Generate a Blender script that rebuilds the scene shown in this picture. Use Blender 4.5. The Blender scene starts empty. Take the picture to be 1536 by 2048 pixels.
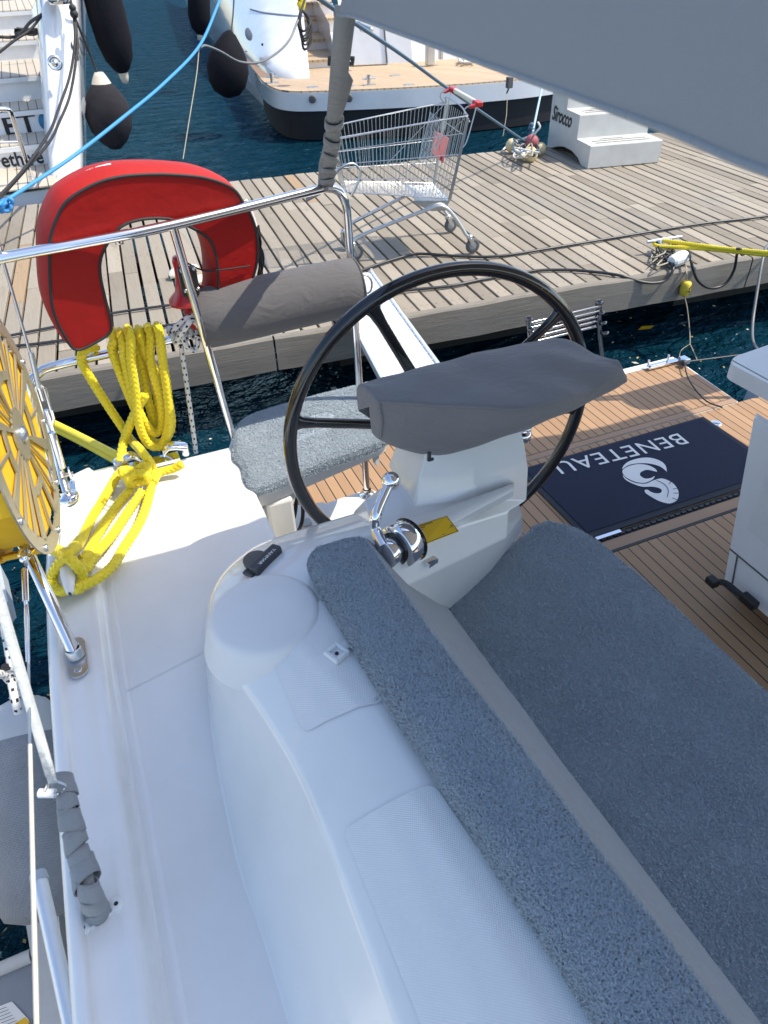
import bpy, bmesh, math, random
import numpy as np
from mathutils import Vector, Matrix
from mathutils.bvhtree import BVHTree
random.seed(7); rng = np.random.default_rng(7)
R = math.radians
scene = bpy.context.scene
# ------------------------------------------------------------------ camera, sky, sun, exposure
F = 1420.0; CAM = np.array([0.0, 0.0, 2.6])
def _basis(p, r, yaw):
    fw = np.array([math.sin(yaw)*math.cos(p), math.cos(yaw)*math.cos(p), -math.sin(p)])
    rt = np.array([math.cos(yaw), -math.sin(yaw), 0.0]); dn = np.cross(fw, rt)
    return np.array([math.cos(r)*rt+math.sin(r)*dn, -math.sin(r)*rt+math.cos(r)*dn, fw])
BB = _basis(R(39.45), R(1.9157), R(21.77))
cd = bpy.data.cameras.new('camera'); cam = bpy.data.objects.new('camera', cd); scene.collection.objects.link(cam)
cd.sensor_fit = 'VERTICAL'; cd.sensor_height = 36.0; cd.lens = 36.0*F/2048.0; cd.dof.use_dof = True; cd.dof.focus_distance = 2.6; cd.dof.aperture_fstop = 8.5; cd.clip_start = 0.02; cd.clip_end = 3000
m = Matrix.Identity(4)
for i in range(3):
    m[i][0] = BB[0][i]; m[i][1] = -BB[1][i]; m[i][2] = -BB[2][i]; m[i][3] = CAM[i]
cam.matrix_world = m; scene.camera = cam
SUN = Vector((0.65, -0.24, 1.0)).normalized(); EL = math.asin(SUN.z); AZ = math.atan2(SUN.x, SUN.y)
w = bpy.data.worlds.new('World'); scene.world = w; w.use_nodes = True
nt = w.node_tree; bg = nt.nodes['Background']; sk = nt.nodes.new('ShaderNodeTexSky')
sk.sky_type = 'NISHITA'; sk.sun_disc = False; sk.sun_elevation = EL; sk.sun_rotation = AZ; sk.dust_density = 1.3; sk.ozone_density = 1.0
nt.links.new(sk.outputs[0], bg.inputs[0]); bg.inputs[1].default_value = 0.15
sd = bpy.data.lights.new('sun', 'SUN'); sd.energy = 2.95; sd.angle = R(0.5); sd.color = (1.0, 0.91, 0.76)
so = bpy.data.objects.new('sun', sd); scene.collection.objects.link(so); so.rotation_euler = SUN.to_track_quat('Z', 'Y').to_euler()
scene.view_settings.view_transform = 'Standard'; scene.view_settings.look = 'None'; scene.view_settings.gamma = 1
scene.view_settings.exposure = 0.92
scene.render.engine = 'CYCLES'; scene.cycles.max_bounces = 8

# ------------------------------------------------------------------ survey helper: a sight line of the photo cut by a known plane
def ray(u, v): return (u-768)/F*BB[0]+(v-1024)/F*BB[1]+BB[2]
def px(u, v, z=None, y=None, x=None, d=None):
    r = ray(u, v)
    if z is not None: t = (z-CAM[2])/r[2]
    elif y is not None: t = y/r[1]
    elif x is not None: t = x/r[0]
    else: t = d/np.linalg.norm(r)
    return CAM+r*t
def pxp(u, v, P, n):
    r = ray(u, v); n = np.array(n, float); return CAM+r*(((np.array(P)-CAM)@n)/(r@n))
def A(*p): return np.array(p, float)
def unit(v): v = np.array(v, float); return v/np.linalg.norm(v)

# ------------------------------------------------------------------ materials
class NT:
    def __init__(s, name):
        s.m = bpy.data.materials.new(name); s.m.use_nodes = True; s.t = s.m.node_tree; s.b = s.t.nodes['Principled BSDF']
    def n(s, typ, **k):
        x = s.t.nodes.new('ShaderNode'+typ)
        for a, b in k.items(): setattr(x, a, b)
        return x
    def l(s, a, b): s.t.links.new(a, b)
    def math(s, op, a, b=None, c=None):
        x = s.n('Math', operation=op)
        for i, q in enumerate((a, b, c)):
            if q is None: continue
            if isinstance(q, (int, float)): x.inputs[i].default_value = q
            else: s.l(q, x.inputs[i])
        return x.outputs[0]
    def coord(s, which='Object'):
        return s.n('TexCoord').outputs[which]
    def mapping(s, v, scale=(1,1,1), rot=(0,0,0)):
        x = s.n('Mapping'); s.l(v, x.inputs[0]); x.inputs['Scale'].default_value = scale; x.inputs['Rotation'].default_value = rot; return x.outputs[0]
    def noise(s, v, scale, detail=4, rough=.55, dist=0):
        x = s.n('TexNoise'); s.l(v, x.inputs['Vector']); x.inputs['Scale'].default_value = scale; x.inputs['Detail'].default_value = detail
        x.inputs['Roughness'].default_value = rough; x.inputs['Distortion'].default_value = dist; return x.outputs[0]
    def mix(s, f, a, b):
        x = s.n('Mix', data_type='RGBA')
        if isinstance(f, (int, float)): x.inputs[0].default_value = f
        else: s.l(f, x.inputs[0])
        for i, q in ((6, a), (7, b)):
            if isinstance(q, tuple): x.inputs[i].default_value = (*q, 1)
            else: s.l(q, x.inputs[i])
        return x.outputs[2]
    def ramp(s, f, p0, p1, a=(0,0,0), b=(1,1,1)):
        x = s.n('ValToRGB'); s.l(f, x.inputs[0]); e = x.color_ramp.elements
        e[0].position = p0; e[0].color = (*a, 1); e[1].position = p1; e[1].color = (*b, 1); return x.outputs[0]
    def sep(s, v): x = s.n('SeparateXYZ'); s.l(v, x.inputs[0]); return x.outputs
    def bump(s, h, strength=.3, dist=.002, prev=None):
        x = s.n('Bump'); s.l(h, x.inputs['Height']); x.inputs['Strength'].default_value = strength; x.inputs['Distance'].default_value = dist
        if prev is not None: s.l(prev, x.inputs['Normal'])
        s.l(x.outputs[0], s.b.inputs['Normal']); return x.outputs[0]
    def set(s, **k):
        for a, b in k.items():
            i = s.b.inputs[a.replace('_', ' ')]
            if isinstance(b, (int, float)): i.default_value = b
            elif isinstance(b, tuple): i.default_value = (*b, 1) if len(b) == 3 else b
            else: s.l(b, i)
        return s
def simple(name, col, rough=.5, metal=0, var=.06, nscale=30, bump=0, bscale=200, bdist=.001, coat=0, **k):
    t = NT(name); c = t.coord(); nz = t.noise(c, nscale, 4)
    lo = tuple(max(0, q*(1-var)) for q in col); hi = tuple(min(1, q*(1+var)) for q in col)
    t.set(Base_Color=t.mix(nz, lo, hi), Roughness=rough, Metallic=metal, Coat_Weight=coat, **k)
    if bump: t.bump(t.noise(c, bscale, 3), bump, bdist)
    return t.m
M = {}
def gel(name, col, rough, nonskid=False):
    t = NT(name); c = t.coord(); g = t.noise(c, 2.3, 6, .6); f = t.noise(c, 60, 4, .7); sp = t.n('TexVoronoi'); t.l(c, sp.inputs[0]); sp.inputs['Scale'].default_value = 26
    dirt = t.ramp(g, .45, .8); col2 = tuple(q*k for q, k in zip(col, (.86, .87, .85)))
    base = t.mix(dirt, col, col2)
    spot = t.math('MULTIPLY', t.math('LESS_THAN', sp.outputs['Distance'], .045), t.math('GREATER_THAN', f, .58))
    base = t.mix(t.math('MULTIPLY', spot, .55), base, (.25, .22, .18))
    if name == 'white_gelcoat':
        xx = t.sep(c); band = t.math('MULTIPLY', t.ramp(t.math('ABSOLUTE', t.math('ADD', xx[0], .212)), .012, .030, (1, 1, 1), (0, 0, 0)), t.math('GREATER_THAN', xx[2], 1.2)); streak = t.noise(t.mapping(c, (14, 2, 2)), 3, 5, .7)
        base = t.mix(t.math('MULTIPLY', band, t.ramp(streak, .35, .9)), base, (.62, .61, .57))
    t.set(Base_Color=base, Roughness=t.math('ADD', t.math('MULTIPLY', f, .12), rough-.05))
    if nonskid:
        t.bump(t.noise(t.mapping(c, (1, 1, 1)), 520, 2, .6), .25, .001)
    else:
        t.set(Coat_Weight=.7, Coat_Roughness=.04); t.bump(t.noise(c, 9, 2), .04, .01)
    return t.m
M['gel'] = gel('white_gelcoat', (.80, .80, .785), .2)
M['deck'] = gel('deck_nonskid', (.76, .76, .745), .5, True)
M['hull'] = gel('hull_white', (.78, .79, .80), .14)
t = NT('diamond_panel'); c = t.sep(t.coord()); k = 2*math.pi/.0042
h = t.math('MULTIPLY', t.math('SINE', t.math('MULTIPLY', t.math('ADD', c[0], t.math('MULTIPLY', c[1], .25)), k)), t.math('SINE', t.math('MULTIPLY', t.math('SUBTRACT', c[1], t.math('MULTIPLY', c[0], .25)), k*.8)))
t.set(Base_Color=t.mix(t.noise(t.coord(), 5, 4), (.76, .77, .765), (.79, .79, .78)), Roughness=.4); t.bump(h, .38, .001); M['panel'] = t.m
M['steel'] = simple('polished_steel', (.78, .78, .79), .07, 1, var=.05, nscale=8)
M['steel_dull'] = simple('galvanised_steel', (.55, .57, .58), .32, 1, var=.18, nscale=40)
M['steel_dark'] = simple('shaded_steel', (.16, .16, .17), .12, 1, var=.1)
M['alu'] = simple('aluminium', (.80, .81, .82), .35, .55, var=.05)
M['black'] = simple('black_gloss', (.006, .006, .007), .16, coat=.7)
M['blackmat'] = simple('black_plastic', (.014, .014, .016), .45)
M['rubber'] = simple('grey_rubber', (.10, .10, .10), .7)
M['darkgrey'] = simple('dark_grey_plastic', (.045, .05, .058), .4)
M['lightgrey'] = simple('light_grey_plastic', (.42, .46, .50), .5)
def fabric(name, col, weave=900, var=.08, b=.35, sheen=.2):
    t = NT(name); c = t.coord(); s = t.sep(c)
    hh = t.math('MULTIPLY', t.math('SINE', t.math('MULTIPLY', t.math('ADD', s[0], s[2]), weave*2)), t.math('SINE', t.math('MULTIPLY', t.math('ADD', s[1], s[2]), weave*2)))
    big = t.noise(c, 7, 4)
    t.set(Base_Color=t.mix(big, tuple(q*(1-var) for q in col), tuple(q*(1+var) for q in col)), Roughness=.85, Sheen_Weight=sheen, Specular_IOR_Level=.2)
    wr = t.noise(t.mapping(c, (1, 2.2, 1.6)), 11, 3, .5, 1.8); p = t.bump(big, .35, .012); p = t.bump(wr, .4, .011, p); t.bump(hh, b, .0006, p); return t.m
M['grey_fabric'] = fabric('grey_acrylic_canvas', (.21, .202, .204))
M['roll_fabric_shaded'] = fabric('shaded_roll_canvas', (.118, .114, .118))  # same grey canvas, darkened in colour to stand for shade on the roll
M['cushion_fabric'] = fabric('cushion_side_fabric', (.255, .272, .30))
M['strap'] = fabric('grey_webbing', (.26, .275, .28), 700)
M['strap_light'] = fabric('pale_webbing', (.52, .55, .55), 500)
M['fender_cloth'] = fabric('grey_knit_cover', (.25, .265, .28), 260, .3, 1.0)
M['black_cloth'] = fabric('black_fender_sock', (.006, .0065, .011), 500, .3, sheen=0)
M['black_cloth2'] = fabric('faded_fender_sock', (.020, .0195, .025), 500, .5, sheen=0)
t = NT('towelling'); c = t.coord(); nz = t.noise(c, 60, 4); n2 = t.ramp(t.noise(c, 7, 5, .6), .15, .85)
t.set(Base_Color=t.mix(n2, t.mix(nz, (.25, .315, .375), (.36, .42, .475)), t.mix(nz, (.30, .365, .425), (.42, .48, .53))), Roughness=.9, Sheen_Weight=.3); M['fur'] = t.m
# bimini mesh cloth, lets some light through
t = NT('bimini_mesh'); uv = t.sep(t.coord('UV')); k = 2*math.pi
dots = t.math('MULTIPLY', t.math('SINE', t.math('MULTIPLY', uv[0], k/.0030)), t.math('SINE', t.math('MULTIPLY', uv[1], k/.0034)))
t.set(Base_Color=t.mix(t.ramp(t.math('ADD', t.math('MULTIPLY', dots, .5), .5), .2, .8), (.21, .225, .235), (.42, .43, .435)), Roughness=.75); t.bump(dots, .7, .0008)
tr = t.n('BsdfTranslucent'); tr.inputs[0].default_value = (.52, .50, .46, 1); ms = t.n('MixShader'); ms.inputs[0].default_value = .16; t.l(t.b.outputs[0], ms.inputs[1]); t.l(tr.outputs[0], ms.inputs[2]); t.l(ms.outputs[0], t.t.nodes['Material Output'].inputs[0]); M['bimini'] = t.m
# teak decking with caulked seams along y
def teak(name, pitch, seam, c1, c2, off=0.0, axis=0, rot=0.0, black=(.012, .011, .010)):
    t = NT(name); c = t.coord()
    if rot: c = t.mapping(c, (1, 1, 1), (0, 0, rot))
    s = t.sep(c); q = t.math('DIVIDE', t.math('ADD', s[axis], off), pitch)
    fr = t.math('FRACT', q); idx = t.math('FLOOR', q)
    isseam = t.math('LESS_THAN', fr, seam)
    wn = t.n('TexWhiteNoise', noise_dimensions='1D'); t.l(idx, wn.inputs['W'])
    sc = (60, 3, 3) if axis == 0 else (3, 60, 3)
    gr = t.noise(t.mapping(c, sc), 1.6, 6, .7, .6); g2 = t.noise(c, 4, 3)
    ton = t.math('ADD', t.math('MULTIPLY', wn.outputs[0], .45), t.math('MULTIPLY', gr, .6))
    base = t.mix(ton, c1, c2); base = t.mix(t.math('MULTIPLY', g2, .25), base, tuple(x*.75 for x in c1))
    t.set(Base_Color=t.mix(isseam, base, black), Roughness=.62); 
    t.bump(t.math('SUBTRACT', t.math('MULTIPLY', gr, .3), isseam), .4, .0015); return t.m
M['teak'] = teak('cockpit_teak', .0455, .10, (.29, .165, .085), (.47, .295, .16))
M['teak_margin'] = teak('teak_margin', 50, 0, (.28, .17, .10), (.42, .27, .17), axis=1, off=25)
M['teak_far'] = teak('pale_teak', .075, .13, (.44, .32, .20), (.62, .47, .31), rot=R(-28), black=(.10, .07, .05))
M['teak_left'] = teak('bleached_teak', .095, .10, (.48, .42, .33), (.62, .55, .45), black=(.08, .07, .06))
M['teak_riser'] = simple('brown_teak_edge', (.24, .15, .09), .6, var=.3)
DA_ = R(4.3)
# weathered dock boards: UV.x random per board
t = NT('weathered_boards'); uv = t.sep(t.coord('UV')); c = t.coord()
gr = t.noise(t.mapping(c, (38, 1.6, 10)), 2.0, 8, .72, .8); blo = t.noise(c, 1.3, 5); fine = t.noise(t.mapping(c, (160, 5, 20)), 1.2, 4, .7)
base = t.mix(t.math('ADD', t.math('MULTIPLY', uv[0], .5), t.math('MULTIPLY', gr, .55)), (.14, .118, .09), (.42, .37, .295))
base = t.mix(t.ramp(blo, .5, .85), base, (.27, .25, .215)); base = t.mix(t.ramp(fine, .62, .8), base, (.11, .095, .08))
base = t.mix(t.math('GREATER_THAN', uv[0], .985), base, t.mix(gr, (.27, .18, .10), (.38, .28, .18)))
st = t.noise(t.mapping(c, (5, .8, 1)), 1.4, 6, .75, 1.0); base = t.mix(t.math('MULTIPLY', t.ramp(st, .55, .78), .55), base, (.10, .088, .07))
rc_ = t.sep(t.mapping(c, (1, 1, 1), (0, 0, DA_))); fx = t.math('FRACT', t.math('DIVIDE', t.math('ADD', rc_[0], 5.0), .1165)); dots = None
for yy_ in (4.33, 4.72, 6.10, 7.5, 7.88):
    for f_ in (.27, .73):
        dx_ = t.math('MULTIPLY', t.math('SUBTRACT', fx, f_), .1165); dy_ = t.math('SUBTRACT', rc_[1], yy_); d2 = t.math('ADD', t.math('MULTIPLY', dx_, dx_), t.math('MULTIPLY', dy_, dy_)); q_ = t.math('LESS_THAN', d2, .0045**2); dots = q_ if dots is None else t.math('MAXIMUM', dots, q_)
base = t.mix(dots, base, (.03, .026, .022))
t.set(Base_Color=base, Roughness=.85); t.bump(t.math('SUBTRACT', gr, dots), .6, .0035); M['boards'] = t.m
t = NT('weathered_beam'); c = t.coord(); gr = t.noise(t.mapping(c, (1.6, 20, 42)), 1.6, 8, .7, 1.4); blo = t.noise(c, 1.7, 4)
base = t.mix(gr, (.10, .088, .074), (.31, .285, .24)); base = t.mix(t.ramp(blo, .5, .8), base, (.24, .22, .195))
t.set(Base_Color=base, Roughness=.85); t.bump(gr, .7, .004); M['beam'] = t.m
# sea
t = NT('sea_water'); c = t.coord(); a1 = t.noise(t.mapping(c, (1, 1.5, 1)), 2.1, 5, .6, .4); a2 = t.noise(t.mapping(c, (1, 1.3, 1)), 6.0, 3, .5, .5); a3 = t.noise(c, .35, 3)
t.set(Base_Color=t.mix(a3, (.0015, .019, .032), (.0025, .026, .046)), Roughness=.5, Specular_IOR_Level=0)
p = t.bump(a1, .95, .34); bp = t.bump(a2, .85, .085, p)
gl = t.n('BsdfGlossy'); gl.inputs['Color'].default_value = (.34, .58, .88, 1); gl.inputs['Roughness'].default_value = .045; t.l(bp, gl.inputs['Normal'])
fr = t.n('Fresnel'); fr.inputs[0].default_value = 1.33; t.l(bp, fr.inputs['Normal']); ms = t.n('MixShader'); t.l(t.math('MULTIPLY', t.math('MINIMUM', fr.outputs[0], .42), .60), ms.inputs[0]); t.l(t.b.outputs[0], ms.inputs[1]); t.l(gl.outputs[0], ms.inputs[2]); t.l(ms.outputs[0], t.t.nodes['Material Output'].inputs[0]); M['sea'] = t.m
M['yellow_rope'] = simple('yellow_rope_fibre', (.80, .64, .012), .55, var=.14, nscale=120, Sheen_Weight=.2)
M['yellow_web'] = simple('yellow_webbing', (.80, .47, .008), .6, var=.12, bump=.4, bscale=400)
M['blue_rope'] = simple('blue_rope_fibre', (.045, .26, .58), .6, var=.2, nscale=120)
M['steelblue_rope'] = simple('grey_blue_rope_fibre', (.07, .13, .19), .65, var=.2, nscale=120)
M['pale_rope'] = simple('pale_blue_rope', (.35, .50, .60), .65, var=.15)
M['black_rope'] = simple('black_rope_fibre', (.018, .018, .02), .65, var=.3)
M['cream_rope'] = simple('cream_rope', (.58, .55, .46), .7, var=.12, bump=.4, bscale=500)
M['old_rope'] = simple('dirty_string', (.36, .33, .25), .8, var=.25)
M['white_rope'] = simple('white_rope', (.72, .71, .68), .7, var=.08)
M['hose'] = simple('black_hose', (.022, .023, .026), .38)
M['hose_grey'] = simple('grey_hose', (.14, .145, .15), .4)
t = NT('flecked_rope'); uv = t.sep(t.coord('UV'))
f1 = t.math('FRACT', t.math('MULTIPLY', uv[1], 1/.024)); f2 = t.math('FRACT', t.math('ADD', t.math('MULTIPLY', uv[0], 4), t.math('MULTIPLY', t.math('FLOOR', t.math('MULTIPLY', uv[1], 1/.024)), .37)))
fl = t.math('MULTIPLY', t.math('LESS_THAN', f1, .32), t.math('LESS_THAN', f2, .5))
t.set(Base_Color=t.mix(fl, (.70, .70, .69), (.012, .012, .016)), Roughness=.7); t.bump(t.noise(t.coord(), 400, 2), .4, .001); M['fleck_rope'] = t.m
M['red_cloth'] = simple('red_pvc_cloth', (.30, .0045, .0035), .6, var=.10, nscale=6, bump=.5, bscale=11, bdist=.014, Specular_IOR_Level=.3)
M['red_rim'] = simple('red_rim_cloth', (.40, .014, .009), .6, var=.1, nscale=6, bump=.5, bscale=12, bdist=.012, Specular_IOR_Level=.3)
M['red'] = simple('red_plastic', (.44, .012, .014), .35, coat=.2)
M['pink'] = simple('faded_red_foam', (.40, .12, .13), .7)
M['cream'] = simple('cream_foam', (.62, .52, .30), .65, var=.18, nscale=14)
M['ivory'] = simple('ivory_plastic', (.72, .68, .55), .4)
M['yellow_buoy'] = simple('worn_yellow_foam', (.70, .52, .05), .6, var=.3, nscale=40)
M['white'] = simple('white_plastic', (.76, .77, .76), .35, var=.04, nscale=12)
M['white_dirty'] = simple('scuffed_white_grp', (.56, .56, .53), .4, var=.16, nscale=7)
M['beige_plate'] = simple('beige_anodised_plate', (.38, .35, .27), .38, .55, var=.07)
M['tape_yellow'] = simple('yellow_sticker', (.80, .47, .015), .45)
M['ink'] = simple('black_ink', (.012, .012, .014), .5)
M['ink_blue'] = simple('blue_ink', (.02, .20, .40), .5)
M['print_white'] = simple('white_print', (.74, .74, .72), .7)
t = NT('navy_mat'); c = t.coord(); nz = t.noise(c, 700, 2); n2 = t.noise(c, 8, 4)
t.set(Base_Color=t.mix(n2, t.mix(nz, (.004, .010, .032), (.011, .021, .054)), t.mix(nz, (.005, .012, .038), (.015, .026, .062))), Roughness=.95); t.bump(nz, .8, .003); M['navy'] = t.m
M['mat_edge'] = simple('mat_rubber_edge', (.018, .024, .036), .75)
M['antifoul'] = simple('dark_antifouling', (.004, .0045, .007), .6)
M['dark_void'] = simple('wet_dark_concrete', (.03, .03, .026), .85, var=.3)
M['dinghy'] = simple('grey_hypalon', (.23, .26, .31), .55)
M['dinghy_light'] = simple('pale_hypalon', (.52, .54, .55), .5)
M['chrome'] = simple('chrome', (.86, .86, .87), .035, 1, var=.02)
M['grime'] = simple('sooty_cream', (.58, .54, .45), .5)
M['leaf'] = simple('floating_debris', (.28, .22, .10), .8, var=.6, nscale=3)
M['foamspeck'] = simple('pale_speck', (.5, .5, .45), .8, var=.3)

# ------------------------------------------------------------------ mesh builder
def catmull(pts, n=8, closed=False):
    P = [np.array(p, float) for p in pts]; N = len(P); out = []
    if N < 3: return [P[0]*(1-i/n)+P[1]*(i/n) for i in range(n)]+[P[1]]
    for i in range(N if closed else N-1):
        p0 = P[(i-1) % N] if (closed or i > 0) else 2*P[0]-P[1]; p1 = P[i]; p2 = P[(i+1) % N]
        p3 = P[(i+2) % N] if (closed or i < N-2) else 2*P[-1]-P[-2]
        for k in range(n):
            s = k/n; out.append(.5*((2*p1)+(-p0+p2)*s+(2*p0-5*p1+4*p2-p3)*s*s+(-p0+3*p1-3*p2+p3)*s**3))
    if not closed: out.append(P[-1])
    return out
def resample(pts, step):
    P = np.array(pts); d = np.r_[0, np.cumsum(np.linalg.norm(np.diff(P, axis=0), axis=1))]
    n = max(2, int(d[-1]/step)+1); s = np.linspace(0, d[-1], n)
    return np.stack([np.interp(s, d, P[:, i]) for i in range(3)], 1)
class MB:
    def __init__(s): s.v = []; s.f = []; s.uv = []; s.mi = []; s.sm = []
    def add(s, V, Fc, uv=None, mi=0, smooth=True):
        o = len(s.v); s.v.extend([tuple(map(float, p)) for p in V])
        for k, f in enumerate(Fc):
            s.f.append(tuple(i+o for i in f)); s.mi.append(mi); s.sm.append(smooth)
            s.uv.append([uv[i] for i in f] if uv is not None else [(0, 0)]*len(f))
        return s
    def tube(s, pts, r, n=10, closed=False, mi=0, disp=None, cap=True):
        P = np.array(pts, float); N = len(P); rr = np.broadcast_to(np.array(r, float), (N,)).copy()
        T = np.zeros_like(P)
        T[1:-1] = P[2:]-P[:-2]; T[0] = P[1]-P[0]; T[-1] = P[-1]-P[-2]
        if closed: T[0] = T[-1] = P[1]-P[-2] if np.allclose(P[0], P[-1]) else P[1]-P[-1]
        T /= np.maximum(np.linalg.norm(T, axis=1), 1e-9)[:, None]
        a = np.array([0, 0, 1.]) if abs(T[0][2]) < .9 else np.array([1., 0, 0])
        nrm = np.cross(T[0], a); nrm /= np.linalg.norm(nrm); V = []; U = []
        ln = 0
        for i in range(N):
            if i: ln += np.linalg.norm(P[i]-P[i-1])
            nrm = nrm-T[i]*(nrm@T[i]); nrm /= max(np.linalg.norm(nrm), 1e-9); b = np.cross(T[i], nrm)
            for j in range(n+1):
                th = 2*math.pi*j/n; q = rr[i]*(1+(disp(j/n, ln) if disp else 0))
                V.append(P[i]+(math.cos(th)*nrm+math.sin(th)*b)*q); U.append((j/n, ln))
        Fc = []
        for i in range(N-1):
            for j in range(n):
                k = i*(n+1)+j; Fc.append((k, k+1, k+n+2, k+n+1))
        s.add(V, Fc, U, mi)
        if cap and not closed:
            for i, rev in ((0, True), (N-1, False)):
                ids = [V[i*(n+1)+j] for j in range(n)]
                if rev: ids = ids[::-1]
                s.add(ids, [tuple(range(n))], None, mi, False)
        return s
    def box(s, c, size, ax=None, mi=0, smooth=False):
        c = np.array(c, float); ax = np.eye(3) if ax is None else np.array(ax, float); h = np.array(size, float)/2; V = []
        for dx in (-1, 1):
            for dy in (-1, 1):
                for dz in (-1, 1): V.append(c+ax[0]*dx*h[0]+ax[1]*dy*h[1]+ax[2]*dz*h[2])
        return s.add(V, [(0, 1, 3, 2), (4, 6, 7, 5), (0, 4, 5, 1), (2, 3, 7, 6), (0, 2, 6, 4), (1, 5, 7, 3)], None, mi, smooth)
    def prism(s, poly, vec, mi=0, mi_side=None, smooth=False):
        P = [np.array(p, float) for p in poly]; n = len(P); vec = np.array(vec, float); V = P+[p+vec for p in P]
        nn = sum((np.cross(P[i]-P[0], P[(i+1) % n]-P[0]) for i in range(1, n)), np.zeros(3))
        flip = nn@vec > 0
        top = tuple(range(n, 2*n)); bot = tuple(range(n))
        sides = [(i, (i+1) % n, (i+1) % n+n, i+n) for i in range(n)]
        if flip: bot = bot[::-1]
        else: top = top[::-1]; sides = [q[::-1] for q in sides]
        s.add(V, [bot, top], None, mi, False); s.add(V, sides, None, mi if mi_side is None else mi_side, smooth); return s
    def lathe(s, prof, o, axis=(0, 0, 1), n=24, mi=0, smooth=True):
        o = np.array(o, float); a = unit(axis); q = np.array([1., 0, 0]) if abs(a[0]) < .8 else np.array([0, 1., 0])
        e = unit(np.cross(a, q)); f = np.cross(a, e); V = []; Fc = []
        for r, h in prof:
            for j in range(n):
                th = 2*math.pi*j/n; V.append(o+a*h+(e*math.cos(th)+f*math.sin(th))*max(r, 1e-5))
        for i in range(len(prof)-1):
            for j in range(n): Fc.append((i*n+j, i*n+(j+1) % n, (i+1)*n+(j+1) % n, (i+1)*n+j))
        return s.add(V, Fc, None, mi, smooth)
    def sphere(s, c, r, n=16, m=10, mi=0, sc=(1, 1, 1)):
        V = []; Fc = []; c = np.array(c, float)
        for i in range(m+1):
            th = math.pi*i/m
            for j in range(n):
                ph = 2*math.pi*j/n; V.append(c+np.array([math.sin(th)*math.cos(ph)*sc[0], math.sin(th)*math.sin(ph)*sc[1], math.cos(th)*sc[2]])*r)
        for i in range(m):
            for j in range(n): Fc.append((i*n+j, (i+1)*n+j, (i+1)*n+(j+1) % n, i*n+(j+1) % n))
        return s.add(V, Fc, None, mi, True)
    def grid(s, rows, mi=0, smooth=True, uv=None, closed=False):
        n = len(rows[0]); V = [p for r in rows for p in r]; Fc = []
        for i in range(len(rows)-1):
            for j in range(n if closed else n-1):
                j2 = (j+1) % n; Fc.append((i*n+j, i*n+j2, (i+1)*n+j2, (i+1)*n+j))
        return s.add(V, Fc, uv, mi, smooth)
    def poly(s, pts, mi=0): return s.add(pts, [tuple(range(len(pts)))], None, mi, False)
    def build(s, name, mats, parent=None, bevel=0, bseg=2, solid=0):
        me = bpy.data.meshes.new(name); me.from_pydata(s.v, [], s.f)
        mats = mats if isinstance(mats, (list, tuple)) else [mats]
        for mm in mats: me.materials.append(M[mm] if isinstance(mm, str) else mm)
        me.polygons.foreach_set('material_index', s.mi); me.polygons.foreach_set('use_smooth', s.sm)
        ul = me.uv_layers.new(name='UVMap'); flat = [c for f in s.uv for p in f for c in p]; ul.data.foreach_set('uv', flat)
        me.update(); return link(name, me, parent, bevel, bseg, solid)
def link(name, me, parent=None, bevel=0, bseg=2, solid=0):
    o = bpy.data.objects.new(name, me); scene.collection.objects.link(o)
    if parent is not None:
        o.parent = parent
        if parent.type == 'EMPTY': o.location = -parent.location
    if solid: md = o.modifiers.new('solidify', 'SOLIDIFY'); md.thickness = solid; md.offset = 0
    if bevel:
        md = o.modifiers.new('bevel', 'BEVEL'); md.width = bevel; md.segments = bseg; md.limit_method = 'ANGLE'; md.angle_limit = R(35); md.harden_normals = False
    return o
def tag(o, label=None, cat=None, group=None, kind=None):
    if label: o['label'] = label
    if cat: o['category'] = cat
    if group: o['group'] = group
    if kind: o['kind'] = kind
    return o
def thing(name, label, cat, loc=(0, 0, 0), group=None):
    e = bpy.data.objects.new(name, None); e.empty_display_size = .1; scene.collection.objects.link(e); e.location = Vector([float(q) for q in loc]); return tag(e, label, cat, group)
def text(s, size, o, xd, yd, mat, parent, ext=.0006, shear=0, sx=1, bold=0, align='CENTER', space=1):
    name = 'lettering'; cu = bpy.data.curves.new(name, 'FONT'); cu.body = s; cu.size = size; cu.extrude = ext; cu.shear = shear; cu.offset = bold; cu.align_x = align; cu.align_y = 'CENTER'; cu.space_character = space
    ob = bpy.data.objects.new(name, cu); scene.collection.objects.link(ob); dg = bpy.context.evaluated_depsgraph_get(); dg.update()
    me = bpy.data.meshes.new_from_object(ob.evaluated_get(dg)); bpy.data.objects.remove(ob)
    xd = unit(xd); yd = unit(np.array(yd)-xd*(np.array(yd)@xd)); zd = np.cross(xd, yd); mt = Matrix.Identity(4)
    for i in range(3): mt[i][0] = xd[i]*sx; mt[i][1] = yd[i]; mt[i][2] = zd[i]; mt[i][3] = o[i]
    me.transform(mt); me.materials.clear(); me.materials.append(M[mat]); return link(name, me, parent)
def braid(p, k=4, amp=.30):
    def f(u, v):
        tri = abs(((u*k) % 1)*2-1); return amp*(abs(math.sin(math.pi*(v/p+tri*.8)))-.6) - (.16 if tri < .16 else 0)
    return f
def twist(p, k=3, amp=.14):
    return lambda u, v: amp*(abs(math.sin(math.pi*(u*k+v/p)))-.6)
def rope(pts, r, mat, name, parent=None, disp=None, n=10, step=None, smooth=8, mb=None):
    P = catmull(pts, smooth) if len(pts) > 2 else [A(*pts[0]), A(*pts[1])]
    P = resample(P, step or r*1.5); q = mb or MB(); q.tube(P, r, n, disp=disp)
    return q.build(name, mat, parent) if mb is None else q
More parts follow.
